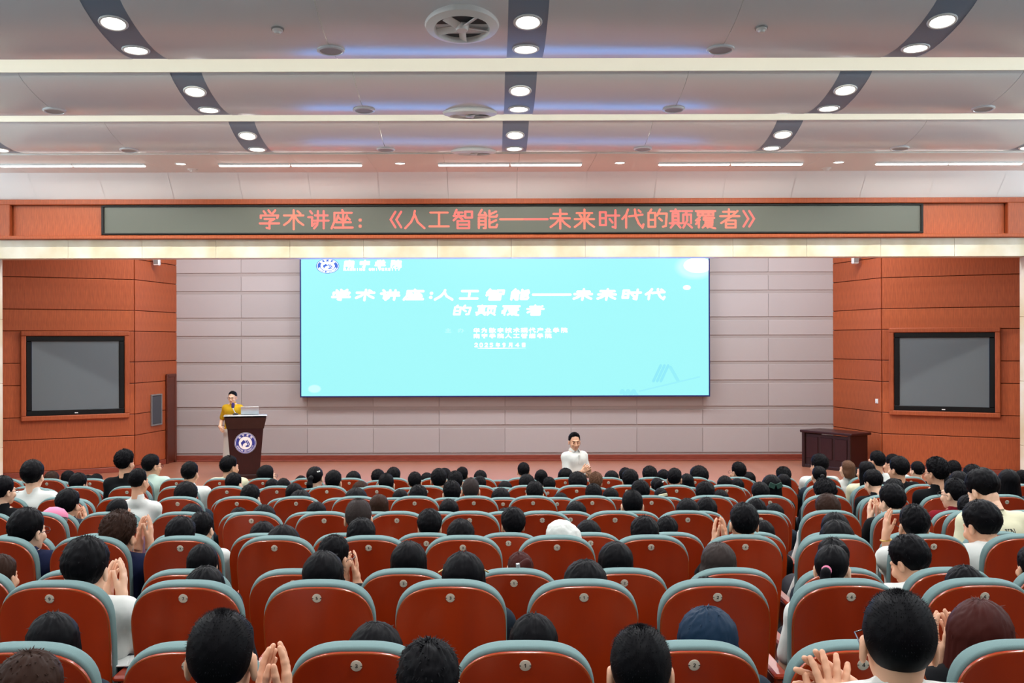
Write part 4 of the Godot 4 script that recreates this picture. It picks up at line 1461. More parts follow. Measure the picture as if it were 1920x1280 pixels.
	geo_cache[key] = {"body": body, "shirt": shirt.nets().mesh(null, 180), "trousers": tr.nets().mesh(null, 180), "shoes": shoes.mesh(null, 180), "j": j}
	return geo_cache[key]

# ---------------------------------------------------------------- hair
const HAIR := {
	"S": {"t": 0.022, "s": 0.014, "b": 0.015, "e": [64.0, 78.0, 96.0, 90.0, 132.0, 152.0], "n": 0.005, "spikes": 420, "len": 0.014},
	"K": {"t": 0.012, "s": 0.005, "b": 0.007, "e": [56.0, 66.0, 90.0, 84.0, 132.0, 152.0], "n": 0.002, "spikes": 1500, "len": 0.009},
	"B": {"t": 0.03, "s": 0.022, "b": 0.024, "e": [80.0, 90.0, 106.0, 104.0, 136.0, 155.0], "n": 0.005, "spikes": 260, "len": 0.014},
	"C": {"t": 0.04, "s": 0.03, "b": 0.034, "e": [70.0, 82.0, 100.0, 97.0, 133.0, 152.0], "n": 0.013, "spikes": 600, "len": 0.02},
	"L": {"t": 0.016, "s": 0.018, "b": 0.02, "e": [54.0, 70.0, 100.0, 100.0, 120.0, 135.0], "n": 0.003, "spikes": 30, "len": 0.02, "drop": 0.36},
	"N": {"t": 0.018, "s": 0.024, "b": 0.026, "e": [60.0, 76.0, 100.0, 100.0, 120.0, 135.0], "n": 0.004, "spikes": 60, "len": 0.014, "drop": 0.13},
	"M": {"t": 0.024, "s": 0.013, "b": 0.015, "e": [46.0, 54.0, 96.0, 88.0, 132.0, 152.0], "n": 0.005, "spikes": 420, "len": 0.012},
	"P": {"t": 0.010, "s": 0.007, "b": 0.014, "e": [52.0, 62.0, 86.0, 86.0, 122.0, 138.0], "n": 0.002, "spikes": 40, "len": 0.014},
	"U": {"t": 0.014, "s": 0.011, "b": 0.018, "e": [52.0, 64.0, 88.0, 88.0, 122.0, 136.0], "n": 0.003, "spikes": 80, "len": 0.018},
}

func hair_edge(e: Array, th: float) -> float:
	var k := [0.0, 40.0, 72.0, 90.0, 118.0, 150.0, 180.0]
	var v := [e[0], e[1], e[2], e[3], e[4], e[5], e[5]]
	for i in 6:
		if th <= k[i + 1]: return lerpf(v[i], v[i + 1], smoothstep(0.0, 1.0, (th - k[i]) / (k[i + 1] - k[i])))
	return e[5]

func hair_mesh(style: String, variant: int) -> ArrayMesh:
	var key := "hair%s%d" % [style, variant]
	if mesh_cache.has(key): return mesh_cache[key]
	var h: Dictionary = HAIR[style]
	var nz := FastNoiseLite.new()
	nz.seed = 100 + variant
	nz.frequency = 1.0
	nz.fractal_octaves = 2
	var g := Geo.new()
	var NT := 84
	var NJ := 30
	var C := Vector3(0, 0.03, 0.012)
	var A := Vector3(0.077, 0.088, 0.089)
	var drop: float = h.get("drop", 0.0)
	var part_x := 0.012 if variant % 2 == 0 else -0.015
	var pts := []
	for i in NT + 1:
		var th := 360.0 * i / NT
		var tt := th if th <= 180.0 else 360.0 - th
		var end := hair_edge(h.e, tt)
		var dr := drop * smoothstep(68.0, 100.0, tt)
		var df := smoothstep(60.0, 92.0, tt) if drop > 0.0 else 0.0
		var row := PackedVector3Array()
		for j in NJ + 2:
			var t := minf(j / float(NJ), 1.0)
			var ph := end * t
			var fall := 0.0
			if df > 0.0:
				var cap_t := 0.62
				ph = lerpf(end * t, 98.0 * minf(t / cap_t, 1.0), df)
				fall = dr * maxf(0.0, (t - cap_t) / (1.0 - cap_t))
			var a := deg_to_rad(th)
			var b := deg_to_rad(ph)
			var dir := Vector3(sin(a) * sin(b), cos(b), -cos(a) * sin(b))
			var thick := lerpf(h.t, lerpf(h.s, h.b, smoothstep(90.0, 170.0, tt)), smoothstep(20.0, 80.0, ph))
			var streak := nz.get_noise_3d(cos(a) * 9.0, sin(a) * 9.0, ph * 0.012 + variant) 
			var lump := nz.get_noise_3d(dir.x * 4.0, dir.y * 4.0 + 7.0, dir.z * 4.0 + variant * 3.0)
			if style == "C": lump = nz.get_noise_3d(dir.x * 9.0, dir.y * 9.0 + 7.0, dir.z * 9.0 + variant)
			thick += h.n * (0.7 * streak + 1.0 * lump)
			if style == "L" or style == "N" or style == "P":
				thick -= 0.004 * exp(-pow((dir.x - part_x) / 0.05, 2.0)) * smoothstep(0.2, 0.6, dir.y)
			if drop == 0.0 or df < 0.5:
				thick = lerpf(thick, 0.002, smoothstep(0.5, 1.0, t) * (0.95 if style != "B" and style != "C" else 0.8))
			thick = maxf(thick, 0.002)
			var p := C + dir * A + Vector3(dir.x, dir.y * 1.0, dir.z).normalized() * thick
			if fall > 0.0:
				p.y -= fall
				var w := fall / maxf(drop, 0.01)
				var k := 1.0 + 0.16 * smoothstep(0.0, 0.5, w) - 0.1 * smoothstep(0.5, 1.0, w)
				p.x *= k
				p.z = C.z + (p.z - C.z) * (1.0 - 0.2 * w) + 0.015 * w
				p += Vector3(sin(a), 0, -cos(a)) * nz.get_noise_3d(cos(a) * 10.0, sin(a) * 10.0, w) * 0.006
			if j == NJ + 1:
				p = Vector3(C.x + (p.x - C.x) * 0.7, p.y + 0.006, C.z + (p.z - C.z) * 0.7)
			row.append(p)
		pts.append(row)
	pts[NT] = pts[0]
	for i in NT:
		for j in NJ + 1:
			if j == 0: g.tri(pts[i][0], pts[i + 1][1], pts[i][1])
			else: g.quad(pts[i][j], pts[i + 1][j], pts[i + 1][j + 1], pts[i][j + 1])
	# make sure that it faces outwards
	var a0 := g.v[g.ix[300]]
	var nn := (g.v[g.ix[302]] - a0).cross(g.v[g.ix[301]] - a0)
	if nn.dot(a0 - C) < 0.0:
		for i in range(0, g.ix.size(), 3):
			var s := g.ix[i + 1]
			g.ix[i + 1] = g.ix[i + 2]
			g.ix[i + 2] = s
	var r := RandomNumberGenerator.new()
	r.seed = 77 + variant
	for k in int(h.spikes):
		var i := r.randi() % NT
		var j := 1 + r.randi() % (NJ - (9 if style == "K" else 3))
		var p: Vector3 = pts[i][j]
		var o := (p - C).normalized()
		var down: Vector3 = (pts[i][j + 1] - p).normalized()
		var tip: Vector3 = p + (o * r.randf_range(0.3, 0.9) + down * 1.0 + Vector3(r.randf_range(-0.4, 0.4), r.randf_range(-0.3, 0.3), r.randf_range(-0.4, 0.4))).normalized() * h.len * r.randf_range(0.5, 1.2)
		if style == "K": tip = p + (o + down * 0.3 + Vector3(r.randf_range(-0.3, 0.3), r.randf_range(-0.3, 0.3), r.randf_range(-0.3, 0.3))).normalized() * h.len * r.randf_range(0.5, 1.0)
		var sd := o.cross(down).normalized() * (0.0009 if style == "K" else 0.004)
		p -= o * (0.002 if style == "K" else 0.004)
		g.tri(p - sd, p + sd, tip)
		g.tri(p + sd, p - down * sd.length(), tip)
		g.tri(p - down * sd.length(), p - sd, tip)
	if style == "P":
		var path := [Vector3(0, 0.03, 0.115), Vector3(0, 0.02, 0.15), Vector3(0, -0.04, 0.165), Vector3(0.0, -0.13, 0.15), Vector3(0.0, -0.24, 0.14), Vector3(0, -0.32, 0.135)]
		var rad := [0.016, 0.022, 0.03, 0.03, 0.02, 0.004]
		var q := Field.new(Vector3(-0.06, -0.36, 0.06), Vector3(0.06, 0.09, 0.22), 0.008)
		for k in 5: q.cap(path[k], path[k + 1], rad[k], rad[k + 1], 0.01)
		g.put(q.nets())
	if style == "U":
		var q := Field.new(Vector3(-0.09, -0.08, 0.04), Vector3(0.09, 0.15, 0.22), 0.008)
		q.ell(Vector3(0, 0.05, 0.125), Vector3(0.048, 0.052, 0.036), 0.01)
		q.ell(Vector3(0.02, 0.085, 0.12), Vector3(0.03, 0.03, 0.026), 0.014)
		q.ell(Vector3(-0.026, 0.02, 0.125), Vector3(0.026, 0.03, 0.024), 0.014)
		g.put(q.nets())
	mesh_cache[key] = g.mesh(null, 180)
	return mesh_cache[key]

func glasses_mesh() -> ArrayMesh:
	if mesh_cache.has("glasses"): return mesh_cache.glasses
	var g := Geo.new()
	for s in [-1.0, 1.0]:
		var loop := []
		for k in 17:
			var a := TAU * k / 16
			loop.append(Vector3(s * 0.034 + 0.025 * cos(a), 0.002 + 0.019 * sin(a), -0.108))
		g.tube(loop, 0.0016, 6)
		g.tube([Vector3(s * 0.059, 0.008, -0.108), Vector3(s * 0.084, 0.008, -0.08), Vector3(s * 0.086, 0.006, 0.0), Vector3(s * 0.085, -0.012, 0.02)], 0.0018, 6)
	g.tube([Vector3(-0.009, 0.006, -0.11), Vector3(0.009, 0.006, -0.11)], 0.0016, 6)
	mesh_cache.glasses = g.mesh(null, 60)
	return mesh_cache.glasses

func clad(called: String, m: Mesh, mat: Material, parent: Node3D, t := Transform3D()) -> MeshInstance3D:
	var o := part(called, m, parent, t)
	o.material_override = mat
	return o

func figure(o: Node3D, f: Dictionary):
	# adds body, clothes and hair to the root o
	var fine: bool = f.get("fine", false)
	var key := "base%s%.2f%.2f%s%s" % [f.standing, f.lift, f.bow, f.get("arm_key", ""), fine]
	var b := body_base(key, f.standing, f.lift, f.bow, f.get("arms", {}), fine)
	var hb := Basis(Vector3.UP, deg_to_rad(f.yaw)) * Basis(Vector3(1, 0, 0), deg_to_rad(f.pitch)) * Basis(Vector3(0, 0, 1), deg_to_rad(f.get("roll", 0.0)))
	var ht := Transform3D(hb, b.j.pivot) * Transform3D(Basis(), Vector3(0, 0.1, -0.012))
	var mk := "%s|%.0f|%.0f|%.0f" % [key, f.yaw, f.pitch, f.get("roll", 0.0)]
	if not mesh_cache.has(mk):
		var g := Geo.new()
		g.put(b.body)
		g.put(head_geo(0.0036 if fine else 0.006), ht)
		mesh_cache[mk] = g.mesh(null, 180)
	clad("body", mesh_cache[mk], f.get("skin", M.skin), o)
	clad("shirt", b.shirt, M["cloth_" + f.shirt], o)
	if f.get("skirt", false) == false:
		clad("trousers", b.trousers, f.get("legs", M.trousers), o)
	clad("shoes", b.shoes, M.shoe, o)
	var style: String = f.style
	var hs: Vector3 = f.get("hair_scale", Vector3.ONE)
	var hx := ht * Transform3D(Basis().scaled(hs), Vector3(0, -0.0 + (hs.y - 1.0) * -0.02, 0))
	if HAIR.has(style):
		clad("hair", hair_mesh(style, f.variant), f.hair, o, hx)
	else:
		clad("hair", hair_mesh("B", f.variant), f.hair, o, ht)
		if style == "H":
			var q := Field.new(Vector3(-0.16, -0.2, -0.16), Vector3(0.16, 0.19, 0.18), 0.009)
			q.ell(Vector3(0, 0.035, 0.02), Vector3(0.112, 0.125, 0.128), 0.02)
			q.cap(Vector3(0, -0.05, 0.04), Vector3(0, -0.16, 0.05), 0.11, 0.13, 0.04)
			q.ell(Vector3(0.07, 0.03, 0.06), Vector3(0.05, 0.08, 0.06), 0.05)
			q.ell(Vector3(-0.03, 0.1, 0.05), Vector3(0.06, 0.05, 0.06), 0.05)
			q.ell(Vector3(0, 0.0, -0.13), Vector3(0.07, 0.11, 0.09), 0.02, true)
			var hg := q.nets()
			var nz := FastNoiseLite.new()
			nz.frequency = 18.0
			for i in hg.v.size(): hg.v[i] += (hg.v[i] - Vector3(0, 0, 0.02)).normalized() * nz.get_noise_3dv(hg.v[i]) * 0.008
			clad("hood", hg.mesh(null, 180), M.cloth_W, o, ht).set_meta("label", "white fabric hood")
		if style == "X":
			var g := Geo.new()
			g.lathe([Vector2(0.104, -0.01), Vector2(0.106, 0.03), Vector2(0.092, 0.08), Vector2(0.055, 0.115), Vector2(0, 0.128)], 28, Transform3D(Basis().scaled(Vector3(0.95, 1, 1.08)), Vector3(0, 0.02, 0.01)))
			clad("cap_crown", g.mesh(null, 50), M.cloth_G, o, ht)
			g = Geo.new()
			g.box(Vector3(0, 0.015, 0.125), Vector3(0.15, 0.012, 0.1), 0.005, Transform3D(Basis(Vector3(1, 0, 0), 0.35), Vector3.ZERO))
			clad("cap_brim", g.mesh(null), M.pink, o, ht)
			g = Geo.new()
			g.lathe([Vector2(0.107, 0.05), Vector2(0.1, 0.085), Vector2(0.06, 0.122), Vector2(0, 0.134)], 28, Transform3D(Basis().scaled(Vector3(0.95, 1, 1.08)), Vector3(0, 0.02, 0.01)))
			clad("cap_panel", g.mesh(null, 50), M.pink, o, ht)
	if f.get("glasses", false): clad("glasses", glasses_mesh(), M.black_gloss, o, ht)
	if f.get("face", false):
		for s in [-1.0, 1.0]:
			var g := Geo.new()
			g.lathe([Vector2(0, -0.006), Vector2(0.006, -0.003), Vector2(0.0062, 0.002), Vector2(0, 0.004)], 14, Transform3D(Basis(Vector3(1, 0, 0), -PI / 2), Vector3(s * 0.032, 0.004, -0.0925)))
			clad("eye", g.mesh(null, 60), M.eye_dark, o, ht)
			g = Geo.new()
			g.tube([Vector3(s * 0.018, 0.024, -0.098), Vector3(s * 0.034, 0.029, -0.096), Vector3(s * 0.05, 0.024, -0.086)], 0.0032, 8)
			clad("eyebrow", g.mesh(null, 60), M.hair_k, o, ht)
		var g := Geo.new()
		g.tube([Vector3(-0.022, -0.064, -0.09), Vector3(-0.008, -0.066, -0.0975), Vector3(0.008, -0.066, -0.0975), Vector3(0.022, -0.064, -0.09)], 0.0045, 8)
		clad("mouth", g.mesh(null, 60), M.lip, o, ht)
	f.head = ht

# row, x and y of the top of the head in the frame, width there, hair, turn of the head, shirt, extras
const AUDIENCE := """
-1 55 1217 136 B 0 D h=b
-1 408 1149 131 K 0 N c=512,1268,0.2,u fine
-1 802 1199 130 S 0 K fine
-1 1200 1176 121 K 0 D fine
-1 1695 1117 146 K 16 W g c=1556,1276,0.24,i fine
0 100 1144 98 L -12 D
0 400 1178 90 N 0 W
0 702 1165 107 N 0 K
0 999 1148 92 L 0 D
0 1327 1139 113 N 0 D h=u
0 1846 1130 128 L -8 K h=r c=1776,1196,0.16,u
1 156 1005 93 B -24 W c=214,1082,0.2,u
1 385 1058 76 N 0 D
1 605 1031 79 L 0 K
1 868 1034 83 L 0 D clips
1 1096 1048 83 N 0 K
1 1322 1081 70 N 0 D
1 1557 1021 73 P -8 W
1 1805 1060 68 N 0 K
2 2 1036 52 B -40 D h=b
2 380 1017 57 L 0 D
2 626 1001 60 B -34 K g c=658,1058,0.16,u
2 765 1014 70 L 0 D
2 974 1034 46 U 10 D h=r
2 1153 1015 67 L 0 K
2 1345 1016 66 N 0 M h=g
2 1560 1009 62 U 0 D
2 1725 1010 78 B 52 W p=-22
2 1934 1024 60 B 30 K
3 46 950 68 B -48 N g
3 220 957 72 C -30 N h=b c=270,990,0.18,u
3 338 966 60 B 0 K
3 528 984 66 L 0 K
3 677 970 59 B 0 D
3 863 972 57 B 0 K
3 1053 974 58 H 0 W
3 1207 967 58 B 8 D
3 1395 944 58 S 0 K c=1350,995,0.2,u
3 1571 977 65 L 0 W
3 1715 948 59 S 24 W g c=1660,975,0.16,r
3 1858 945 73 B 46 W p=-16
4 378 957 47 B -30 W
4 493 975 49 N 0 D
4 670 936 53 K -6 D h=g
4 805 953 51 B 0 K
4 961 950 51 B 12 D
4 1102 974 49 N 0 K
4 1249 968 46 B -6 D
4 1428 975 46 L 0 K
4 1566 962 53 L 0 D
4 1866 884 64 B 42 Y p=-30
5 97 951 42 X -40 G p=-15
5 494 944 46 N 0 D
5 755 957 36 N 0 K
5 900 960 36 N 0 D
5 1020 956 34 N 0 B
5 1288 934 43 N 0 K
5 1416 935 41 B 0 D
5 1552 927 50 B 0 W h=b
5 1677 910 51 B 44 K p=-8 c=1640,955,0.16,u
5 1815 929 45 B 0 D
6 125 914 46 B -34 D c=150,965,0.2,u
6 4 889 44 B -55 K g
5 222 932 43 L -50 P
6 359 942 42 N 0 D
6 448 949 37 N 0 K
6 593 939 38 L 0 D
6 710 925 37 L 0 D h=b
6 841 934 33 N 0 K
6 947 951 36 N 0 D
6 1079 939 40 N 0 K
6 1186 920 42 K 4 D
6 1324 933 42 B 0 K
6 1450 944 36 N 0 D
6 1793 899 46 S 50 M g
6 259 876 36 S -42 W
7 346 902 47 B 0 D
7 468 907 39 S -20 K
7 562 917 42 N 0 D
7 666 914 45 L 0 K
7 784 908 37 B 0 D
7 882 896 34 K 0 K h=g
7 1002 902 36 S 0 K
7 1112 907 35 S 6 D
7 1322 903 40 B -8 K
7 1424 904 36 B 0 D
7 1674 898 38 N 30 D
7 1757 859 44 C 56 K g
7 1892 882 40 L 20 D
7 57 860 45 B -28 W
8 551 904 32 L 0 D
8 750 916 31 N 0 K
8 846 901 38 S 6 D
8 938 914 36 N 0 D
8 1050 923 28 N 0 K
8 1144 914 29 N 0 D
7 1200 900 38 B 6 K
8 1238 915 28 U 0 D claw
8 1350 918 30 N 0 K
8 1447 891 37 L 0 K bow
8 1548 899 46 C 0 D
8 1643 883 37 B 45 K p=-20
8 1800 885 38 L 20 D
9 354 864 34 S -30 W
9 437 885 33 S -36 D
9 232 841 38 C -36 K
9 624 881 34 S -16 K
9 723 887 31 K 0 D
9 822 878 33 S 0 K
9 987 889 33 B 0 D
9 1083 885 39 B 0 K
9 1181 880 34 B 0 D
9 1264 878 31 S -10 K
9 1358 892 29 N 0 D
10 1625 866 33 L 48 Y
9 1687 857 38 B 48 K
9 1826 873 38 S 32 G
10 510 896 25 N 0 D
9 531 895 28 B 0 K
10 589 874 34 P -20 D pin
10 675 901 33 N 0 D h=b
10 777 884 28 S 0 K
10 853 883 32 S 0 D
9 899 892 27 S 0 K
10 946 901 28 N 0 D
10 1029 894 26 S 0 K
10 1116 885 28 C 0 G h=n
10 1231 896 26 U 0 D pin
10 1287 888 26 N 0 K
10 1381 897 24 N 0 D
10 1468 889 27 L 0 K
10 1536 875 28 P 20 D
10 1771 889 27 N 20 K
10 1915 883 27 S 50 W g
11 96 881 29 B 0 D h=b
12 127 880 27 B -20 K
9 146 884 34 B -40 G g
11 164 889 28 S -45 K
11 281 850 36 S -58 T g
11 427 853 35 S -52 Y
11 497 871 35 L -52 D g
11 662 882 29 N 0 K
11 737 875 29 B 0 D
12 800 885 26 N 0 K
11 833 877 28 B 0 K
11 900 881 27 B 0 D
11 1060 877 29 N 0 K
11 1146 882 28 N 0 D
12 1172 877 27 B 0 K
11 1218 874 31 B 0 D
11 1311 874 38 B 20 K g
11 1385 867 30 S 44 D g
11 1468 876 30 C 0 K
11 1538 852 35 B 36 W g
11 1646 847 31 S 48 W g
11 1788 865 28 S 30 K
12 180 886 26 B -20 D
12 564 890 24 N 0 K
12 708 879 28 B 0 D
12 866 875 25 S -16 K
12 981 867 25 S 0 W
11 1014 880 24 N 0 D
12 1243 880 25 N 0 K
12 1403 885 25 N 0 D
11 1588 864 27 N 58 W h=n
12 1604 877 24 L 40 K
12 1675 853 30 S 58 W g
11 1719 866 26 B 40 K
"""

const HAIR_WORDS := {"S": "short black hair", "K": "close-cropped hair", "B": "thick black hair", "C": "curly hair", "L": "long straight hair", "N": "smooth bobbed hair", "P": "a ponytail", "U": "pinned-up hair", "H": "a white hood", "X": "a grey and pink cap"}
const HAIR_COLOUR := {"b": "dark brown ", "r": "reddish brown ", "u": "blue-green ", "g": "greyish ", "n": "light brown "}
const SHIRT_WORDS := {"W": "white shirt", "K": "black shirt", "N": "navy shirt", "G": "grey shirt", "M": "maroon shirt", "T": "pale green shirt", "Y": "cream shirt", "D": "dark top", "B": "blue top", "P": "mauve top"}

func build_people():
	var rows := {}
	var all := []
	for line in AUDIENCE.split("\n", false):
		var w := line.split(" ", false)
		var e := {"r": int(w[0]), "x": float(w[1]), "y": float(w[2]), "w": float(w[3]), "style": w[4], "yaw": float(w[5]), "shirt": w[6], "opts": w.slice(7)}
		all.append(e)
		if not rows.has(e.r): rows[e.r] = []
		rows[e.r].append(e)
	var ords := ["", "first", "second", "third", "fourth", "fifth", "sixth", "seventh", "eighth", "ninth", "tenth", "eleventh", "twelfth", "thirteenth", "fourteenth", "fifteenth", "sixteenth", "seventeenth", "eighteenth", "nineteenth", "twentieth", "last"]
	for r in rows:
		rows[r].sort_custom(func(a, b): return a.x < b.x)
		for k in rows[r].size(): rows[r][k].nth = k + 1
	var count := 0
	for e in all:
		count += 1
		seat_person(e, ords, count)
	build_presenters()

func seat_person(e: Dictionary, ords: Array, count: int):
	var r: int = e.r
	var f := {"standing": false, "style": e.style, "shirt": e.shirt, "variant": count % 3, "hair": M.hair_k, "pitch": 0.0, "bow": 0.0}
	var clap := ""
	for q in e.opts:
		if q == "g": f.glasses = true
		elif q == "fine": f.fine = true
		elif q.begins_with("h="): f.hair = M["hair_" + q[2]]; f.hair_key = q[2]
		elif q.begins_with("p="): f.pitch = float(q.substr(2)); f.bow = -f.pitch / 55.0
		elif q.begins_with("c="): clap = q.substr(2)
		else: f.extra = q
	f.yaw = 0.0
	if e.yaw != 0.0: f.yaw = roundf((e.yaw - rad_to_deg(atan2(e.x - CX, F))) / 10.0) * 10.0
	f.skin = M.skin if count % 3 else M.skin_fair
	var dh: float = row_d(r) + 0.215 + f.bow * 0.2
	var width: float = e.w * dh / F
	var st: String = e.style if HAIR.has(e.style) else "B"
	var nominal_w: float = 0.154 + 2.0 * HAIR[st].s + 0.004
	var nominal_d: float = 0.182 + HAIR[st].b + 0.01
	var nominal := lerpf(nominal_w, nominal_d, absf(sin(deg_to_rad(f.yaw))))
	if e.style == "H": nominal = 0.225
	if e.style == "X": nominal = 0.2
	var ratio := width / nominal
	var S := clampf(ratio, 0.9, 1.14)
	var rest := clampf(ratio / S, 0.92, 1.14)
	f.hair_scale = Vector3(rest, lerpf(1.0, rest, 0.35), rest)
	var top_add: float = HAIR[st].t + 0.118
	var head_up: float = 0.1 + top_add * f.hair_scale.y
	if e.style == "H": head_up = 0.1 + 0.16
	var T: float = (py(e.y, dh) - row_floor(r)) / S
	# T = pivot(1.03 + lift * 0.98) + head_up
	var lift: float = (T - 1.03 - head_up + 0.02 * absf(f.pitch) / 30.0) / 0.98
	var lq := clampf(roundf(lift / 0.05) * 0.05, -0.25, 0.25)
	f.lift = lq
	var dy := (lift - lq) * 0.98 * S
	var where := Vector3(px(e.x, dh), row_floor(r) + dy, -row_d(r))
	if clap:
		var c := clap.split(",")
		var dd: float = dh + float(c[2])
		var p := (at(float(c[0]), float(c[1]), dd) - where) / S
		f.arm_key = "clap%d" % count
		match c[3]:
			"i":   # the near hand upright with its back to the camera, the far one pointing across it
				f.arms = {"rw": p + Vector3(0.0, -0.095, 0.02), "rf": Vector3(0.02, 1, -0.12), "rp": Vector3(-0.1, 0, -1), "lw": p + Vector3(0.065, -0.04, -0.035), "lf": Vector3(-0.88, 0.48, 0.05), "lp": Vector3(0.1, 0.1, 1), "curl": 0.28, "spread": 1.7}
			"r":   # one raised arm, the other hand beside the head
				f.arms = {"lw": p + Vector3(0.0, -0.1, 0), "lf": Vector3(0.12, 1, -0.1), "lp": Vector3(1, 0, 0), "rw": p + Vector3(0.2, -0.1, -0.05), "rf": Vector3(-0.1, 1, -0.1), "rp": Vector3(-1, 0, 0), "curl": 0.2, "pole": Vector3(-0.1, -1, -0.1)}
			_:
				f.arms = {"rw": p + Vector3(0.03, -0.085, 0), "rf": Vector3(-0.05, 1, -0.35), "rp": Vector3(-1, 0, 0.1), "lw": p + Vector3(-0.035, -0.09, 0.0), "lf": Vector3(0.05, 1, -0.45), "lp": Vector3(1, 0, 0.1), "curl": 0.25}
	var o := root("person", where)
	o.scale = Vector3.ONE * S
	figure(o, f)
	var hw: String = HAIR_WORDS[e.style]
	if f.has("hair_key"): hw = hw.replace("black ", "")
	if f.has("hair_key"): hw = HAIR_COLOUR[f.hair_key] + hw
	var head_of: String = "%s%s" % [hw, " and glasses" if f.get("glasses", false) else ""]
	var where_: String = "%s row from camera" % ords[r + 1] if r >= 0 else "bottom edge"
	var lab := "person with %s, %s, %s from lectern side" % [head_of, where_, ords[mini(e.nth, 20)]]
	if not e.shirt in ["D", "K"]:
		var longer := "person in %s with %s, %s, %s from lectern side" % [SHIRT_WORDS[e.shirt], head_of, where_.replace(" from camera", ""), ords[mini(e.nth, 20)]]
		if longer.split(" ").size() <= 16: lab = longer
	tag(o, lab, "person", "seated audience")
	f.arms = f.get("arms", {})
	if f.arms.is_empty(): f.erase("arms")
	extras(o, f, e)

func extras(o: Node3D, f: Dictionary, e: Dictionary):
	var x: String = f.get("extra", "")
	var ht: Transform3D = f.head
	if x == "clips":
		for s in [-1.0, 1.0]:
			block_on("hair_clip", o, Vector3(s * 0.092, 0.055, 0.02), Vector3(0.045, 0.006, 0.012), M.gold, ht, -s * 0.5)
	elif x == "claw":
		block_on("claw_clip", o, Vector3(0, 0.07, 0.165), Vector3(0.1, 0.03, 0.02), M.cloth_Y, ht, 0.2)
	elif x == "bow":
		for s in [-1.0, 1.0]: block_on("hair_bow", o, Vector3(s * 0.035 + 0.01, 0.04, 0.128), Vector3(0.06, 0.05, 0.015), M.bow_green, ht, s * 0.4)
	elif x == "pin":
		block_on("hair_pin", o, Vector3(0.06, 0.085, 0.08), Vector3(0.04, 0.014, 0.014), M.white_plastic, ht, 0.3)
	if f.has("arms") and e.r == 3 and e.x > 1700:
		var g := Geo.new()
		var loop := []
		var w: Vector3 = f.arms.lw + Vector3(0, -0.025, 0)
		for k in 17: loop.append(w + Vector3(cos(TAU * k / 16) * 0.031, 0.004 * cos(TAU * k / 16), sin(TAU * k / 16) * 0.031))
		g.tube(loop, 0.005, 8)
		part("bracelet", g.mesh(M.gold, 60), o)
	if e.r == 4 and e.x > 1800:
		var font := SystemFont.new()
		font.font_names = PackedStringArray(["Droid Serif"])
		var tm := TextMesh.new()
		tm.font = font
		tm.text = "KN"
		tm.font_size = 16
		tm.pixel_size = 0.0032
		tm.depth = 0.004
		tm.material = M.ink
		var best := Vector3(0.07, 1.12, -10.0)
		var sh: MeshInstance3D = o.get_node("shirt")
		for v in sh.mesh.surface_get_arrays(0)[Mesh.ARRAY_VERTEX]:
			if absf(v.x - 0.07) < 0.03 and v.z + 0.6 * v.y > best.z + 0.6 * best.y: best = v
		best.y -= 0.03
		best.z += 0.012
		part("lettering", tm, o, Transform3D(Basis(Vector3.UP, 0.25) * Basis(Vector3(1, 0, 0), -0.45), best + Vector3(0, 0, 0.006)))
	if e.style == "P":
		var g := Geo.new()
		g.lathe([Vector2(0.012, -0.014), Vector2(0.023, -0.008), Vector2(0.024, 0.006), Vector2(0.012, 0.014)], 14, ht * Transform3D(Basis(Vector3(1, 0, 0), 1.2), Vector3(0, 0.026, 0.13)))
		part("hair_tie", g.mesh(M.pink if e.r < 3 else M.black_matte, 40), o)
	if e.style == "U" and e.r == 2 and e.x < 1000:
		block_on("claw_clip", o, Vector3(-0.04, 0.06, 0.16), Vector3(0.02, 0.075, 0.02), M.silver, ht, 0.1)

func block_on(called: String, o: Node3D, c: Vector3, s: Vector3, mat: Material, ht: Transform3D, turn: float):
	var g := Geo.new()
	g.box(Vector3.ZERO, s, 0.003, ht * Transform3D(Basis(Vector3(0, 0, 1), turn), c))
	part(called, g.mesh(mat), o)

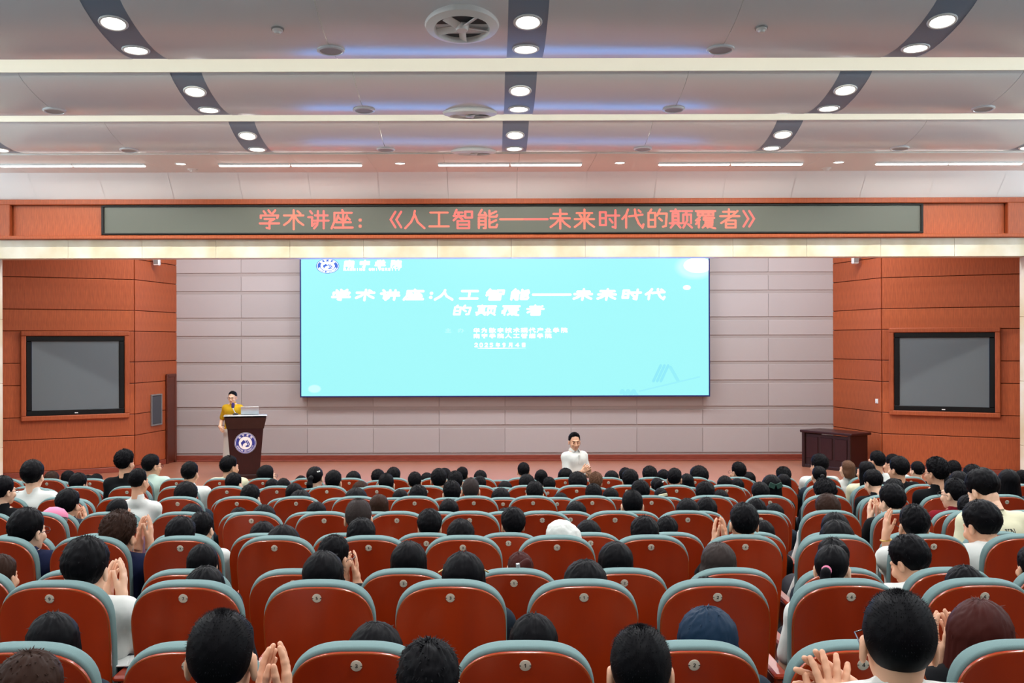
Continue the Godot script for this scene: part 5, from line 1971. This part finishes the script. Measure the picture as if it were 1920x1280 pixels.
func build_presenters():
	# the woman behind the lectern
	var d := 19.85
	var o := root("person", Vector3(px(436, d), SZ, -d), PI - 0.1)
	o.scale = Vector3.ONE * 0.965
	var f := {"standing": true, "style": "U", "shirt": "O", "variant": 0, "hair": M.hair_k, "pitch": -6.0, "bow": 0.0, "yaw": 0.0, "lift": 0.0, "fine": true, "glasses": true, "face": true, "skirt": true, "skin": M.skin_fair, "arm_key": "woman",
		"arms": {"rw": Vector3(0.2, 0.93, -0.16), "rf": Vector3(-0.6, -0.5, -0.6), "rp": Vector3(-0.6, -0.2, 0.5), "lw": Vector3(-0.2, 1.0, -0.24), "lf": Vector3(0.5, -0.2, -0.8), "lp": Vector3(0.1, -1, 0), "curl": 0.5}}
	figure(o, f)
	var q := Field.new(Vector3(-0.3, 0.05, -0.24), Vector3(0.3, 1.06, 0.24), 0.016)
	q.cap(Vector3(0, 1.0, 0), Vector3(0, 0.82, 0), 0.105, 0.135, 0.04, 0.78)
	q.cap(Vector3(0, 0.82, 0), Vector3(0, 0.26, 0.0), 0.135, 0.16, 0.04, 0.8)
	clad("skirt", q.nets().mesh(null, 180), M.cloth_W, o)
	tag(o, "woman in yellow blouse and white skirt standing behind the lectern", "person")
	o.set_meta("label", "person in yellow blouse and long white skirt standing behind the lectern")
	# the man before the stage
	d = 15.0
	o = root("person", Vector3(px(1077, d), 0, -d), PI + 0.5)
	var tl := Basis(Vector3.UP, -(PI + 0.5))
	o.scale = Vector3.ONE * 1.0
	f = {"standing": true, "style": "M", "shirt": "W", "variant": 1, "hair": M.hair_k, "pitch": -4.0, "bow": 0.0, "yaw": -20.0, "lift": 0.0, "fine": true, "face": true, "skin": M.skin, "arm_key": "man",
		"arms": {"rw": tl * Vector3(0.08, 1.1, 0.27), "rf": tl * Vector3(0.75, 0.6, 0.1), "rp": tl * Vector3(0.2, 0, -1), "lw": tl * Vector3(0.2, 1.06, 0.2), "lf": tl * Vector3(-0.3, 0.95, 0.3), "lp": tl * Vector3(0, 0, 1), "curl": 0.8}}
	figure(o, f)
	tag(o, "person in white polo shirt standing before the stage and facing the seats", "person")
	var j: Dictionary = joints(true, 0.0, 0.0)
	for s in [-1.0, 1.0]:
		var g := Geo.new()
		g.box(Vector3.ZERO, Vector3(0.012, 0.05, 0.1), 0.004, Transform3D(Basis(Vector3(0, 0, 1), s * 0.55) * Basis(Vector3.UP, s * 0.5), j.neck0 + Vector3(s * 0.058, 0.03, -0.03)))
		part("collar", g.mesh(M.cloth_W), o)
	var g := Geo.new()
	g.box(j.chest + Vector3(0, 0.02, -0.117), Vector3(0.03, 0.13, 0.01), 0.004, Transform3D())
	part("button_placket", g.mesh(M.cloth_W), o)

func build_small_things():
	# an open booklet on the armrest beside the clapping student
	var bk := root("booklet", at(240, 1229, row_d(1) + 0.2), 0.25)
	bk.position.y = row_floor(1) + 0.671
	tag(bk, "open white booklet lying on the armrest beside the clapping student", "booklet")
	for s in [-1.0, 1.0]:
		block("page", bk, Vector3(s * 0.052, 0.006, 0), Vector3(0.104, 0.006, 0.15), M.white_plastic, 0.002, Transform3D(Basis(Vector3(0, 0, 1), s * 0.06), Vector3.ZERO))
	block("spine", bk, Vector3(0, 0.001, 0), Vector3(0.012, 0.006, 0.15), M.cloth_B, 0.001)
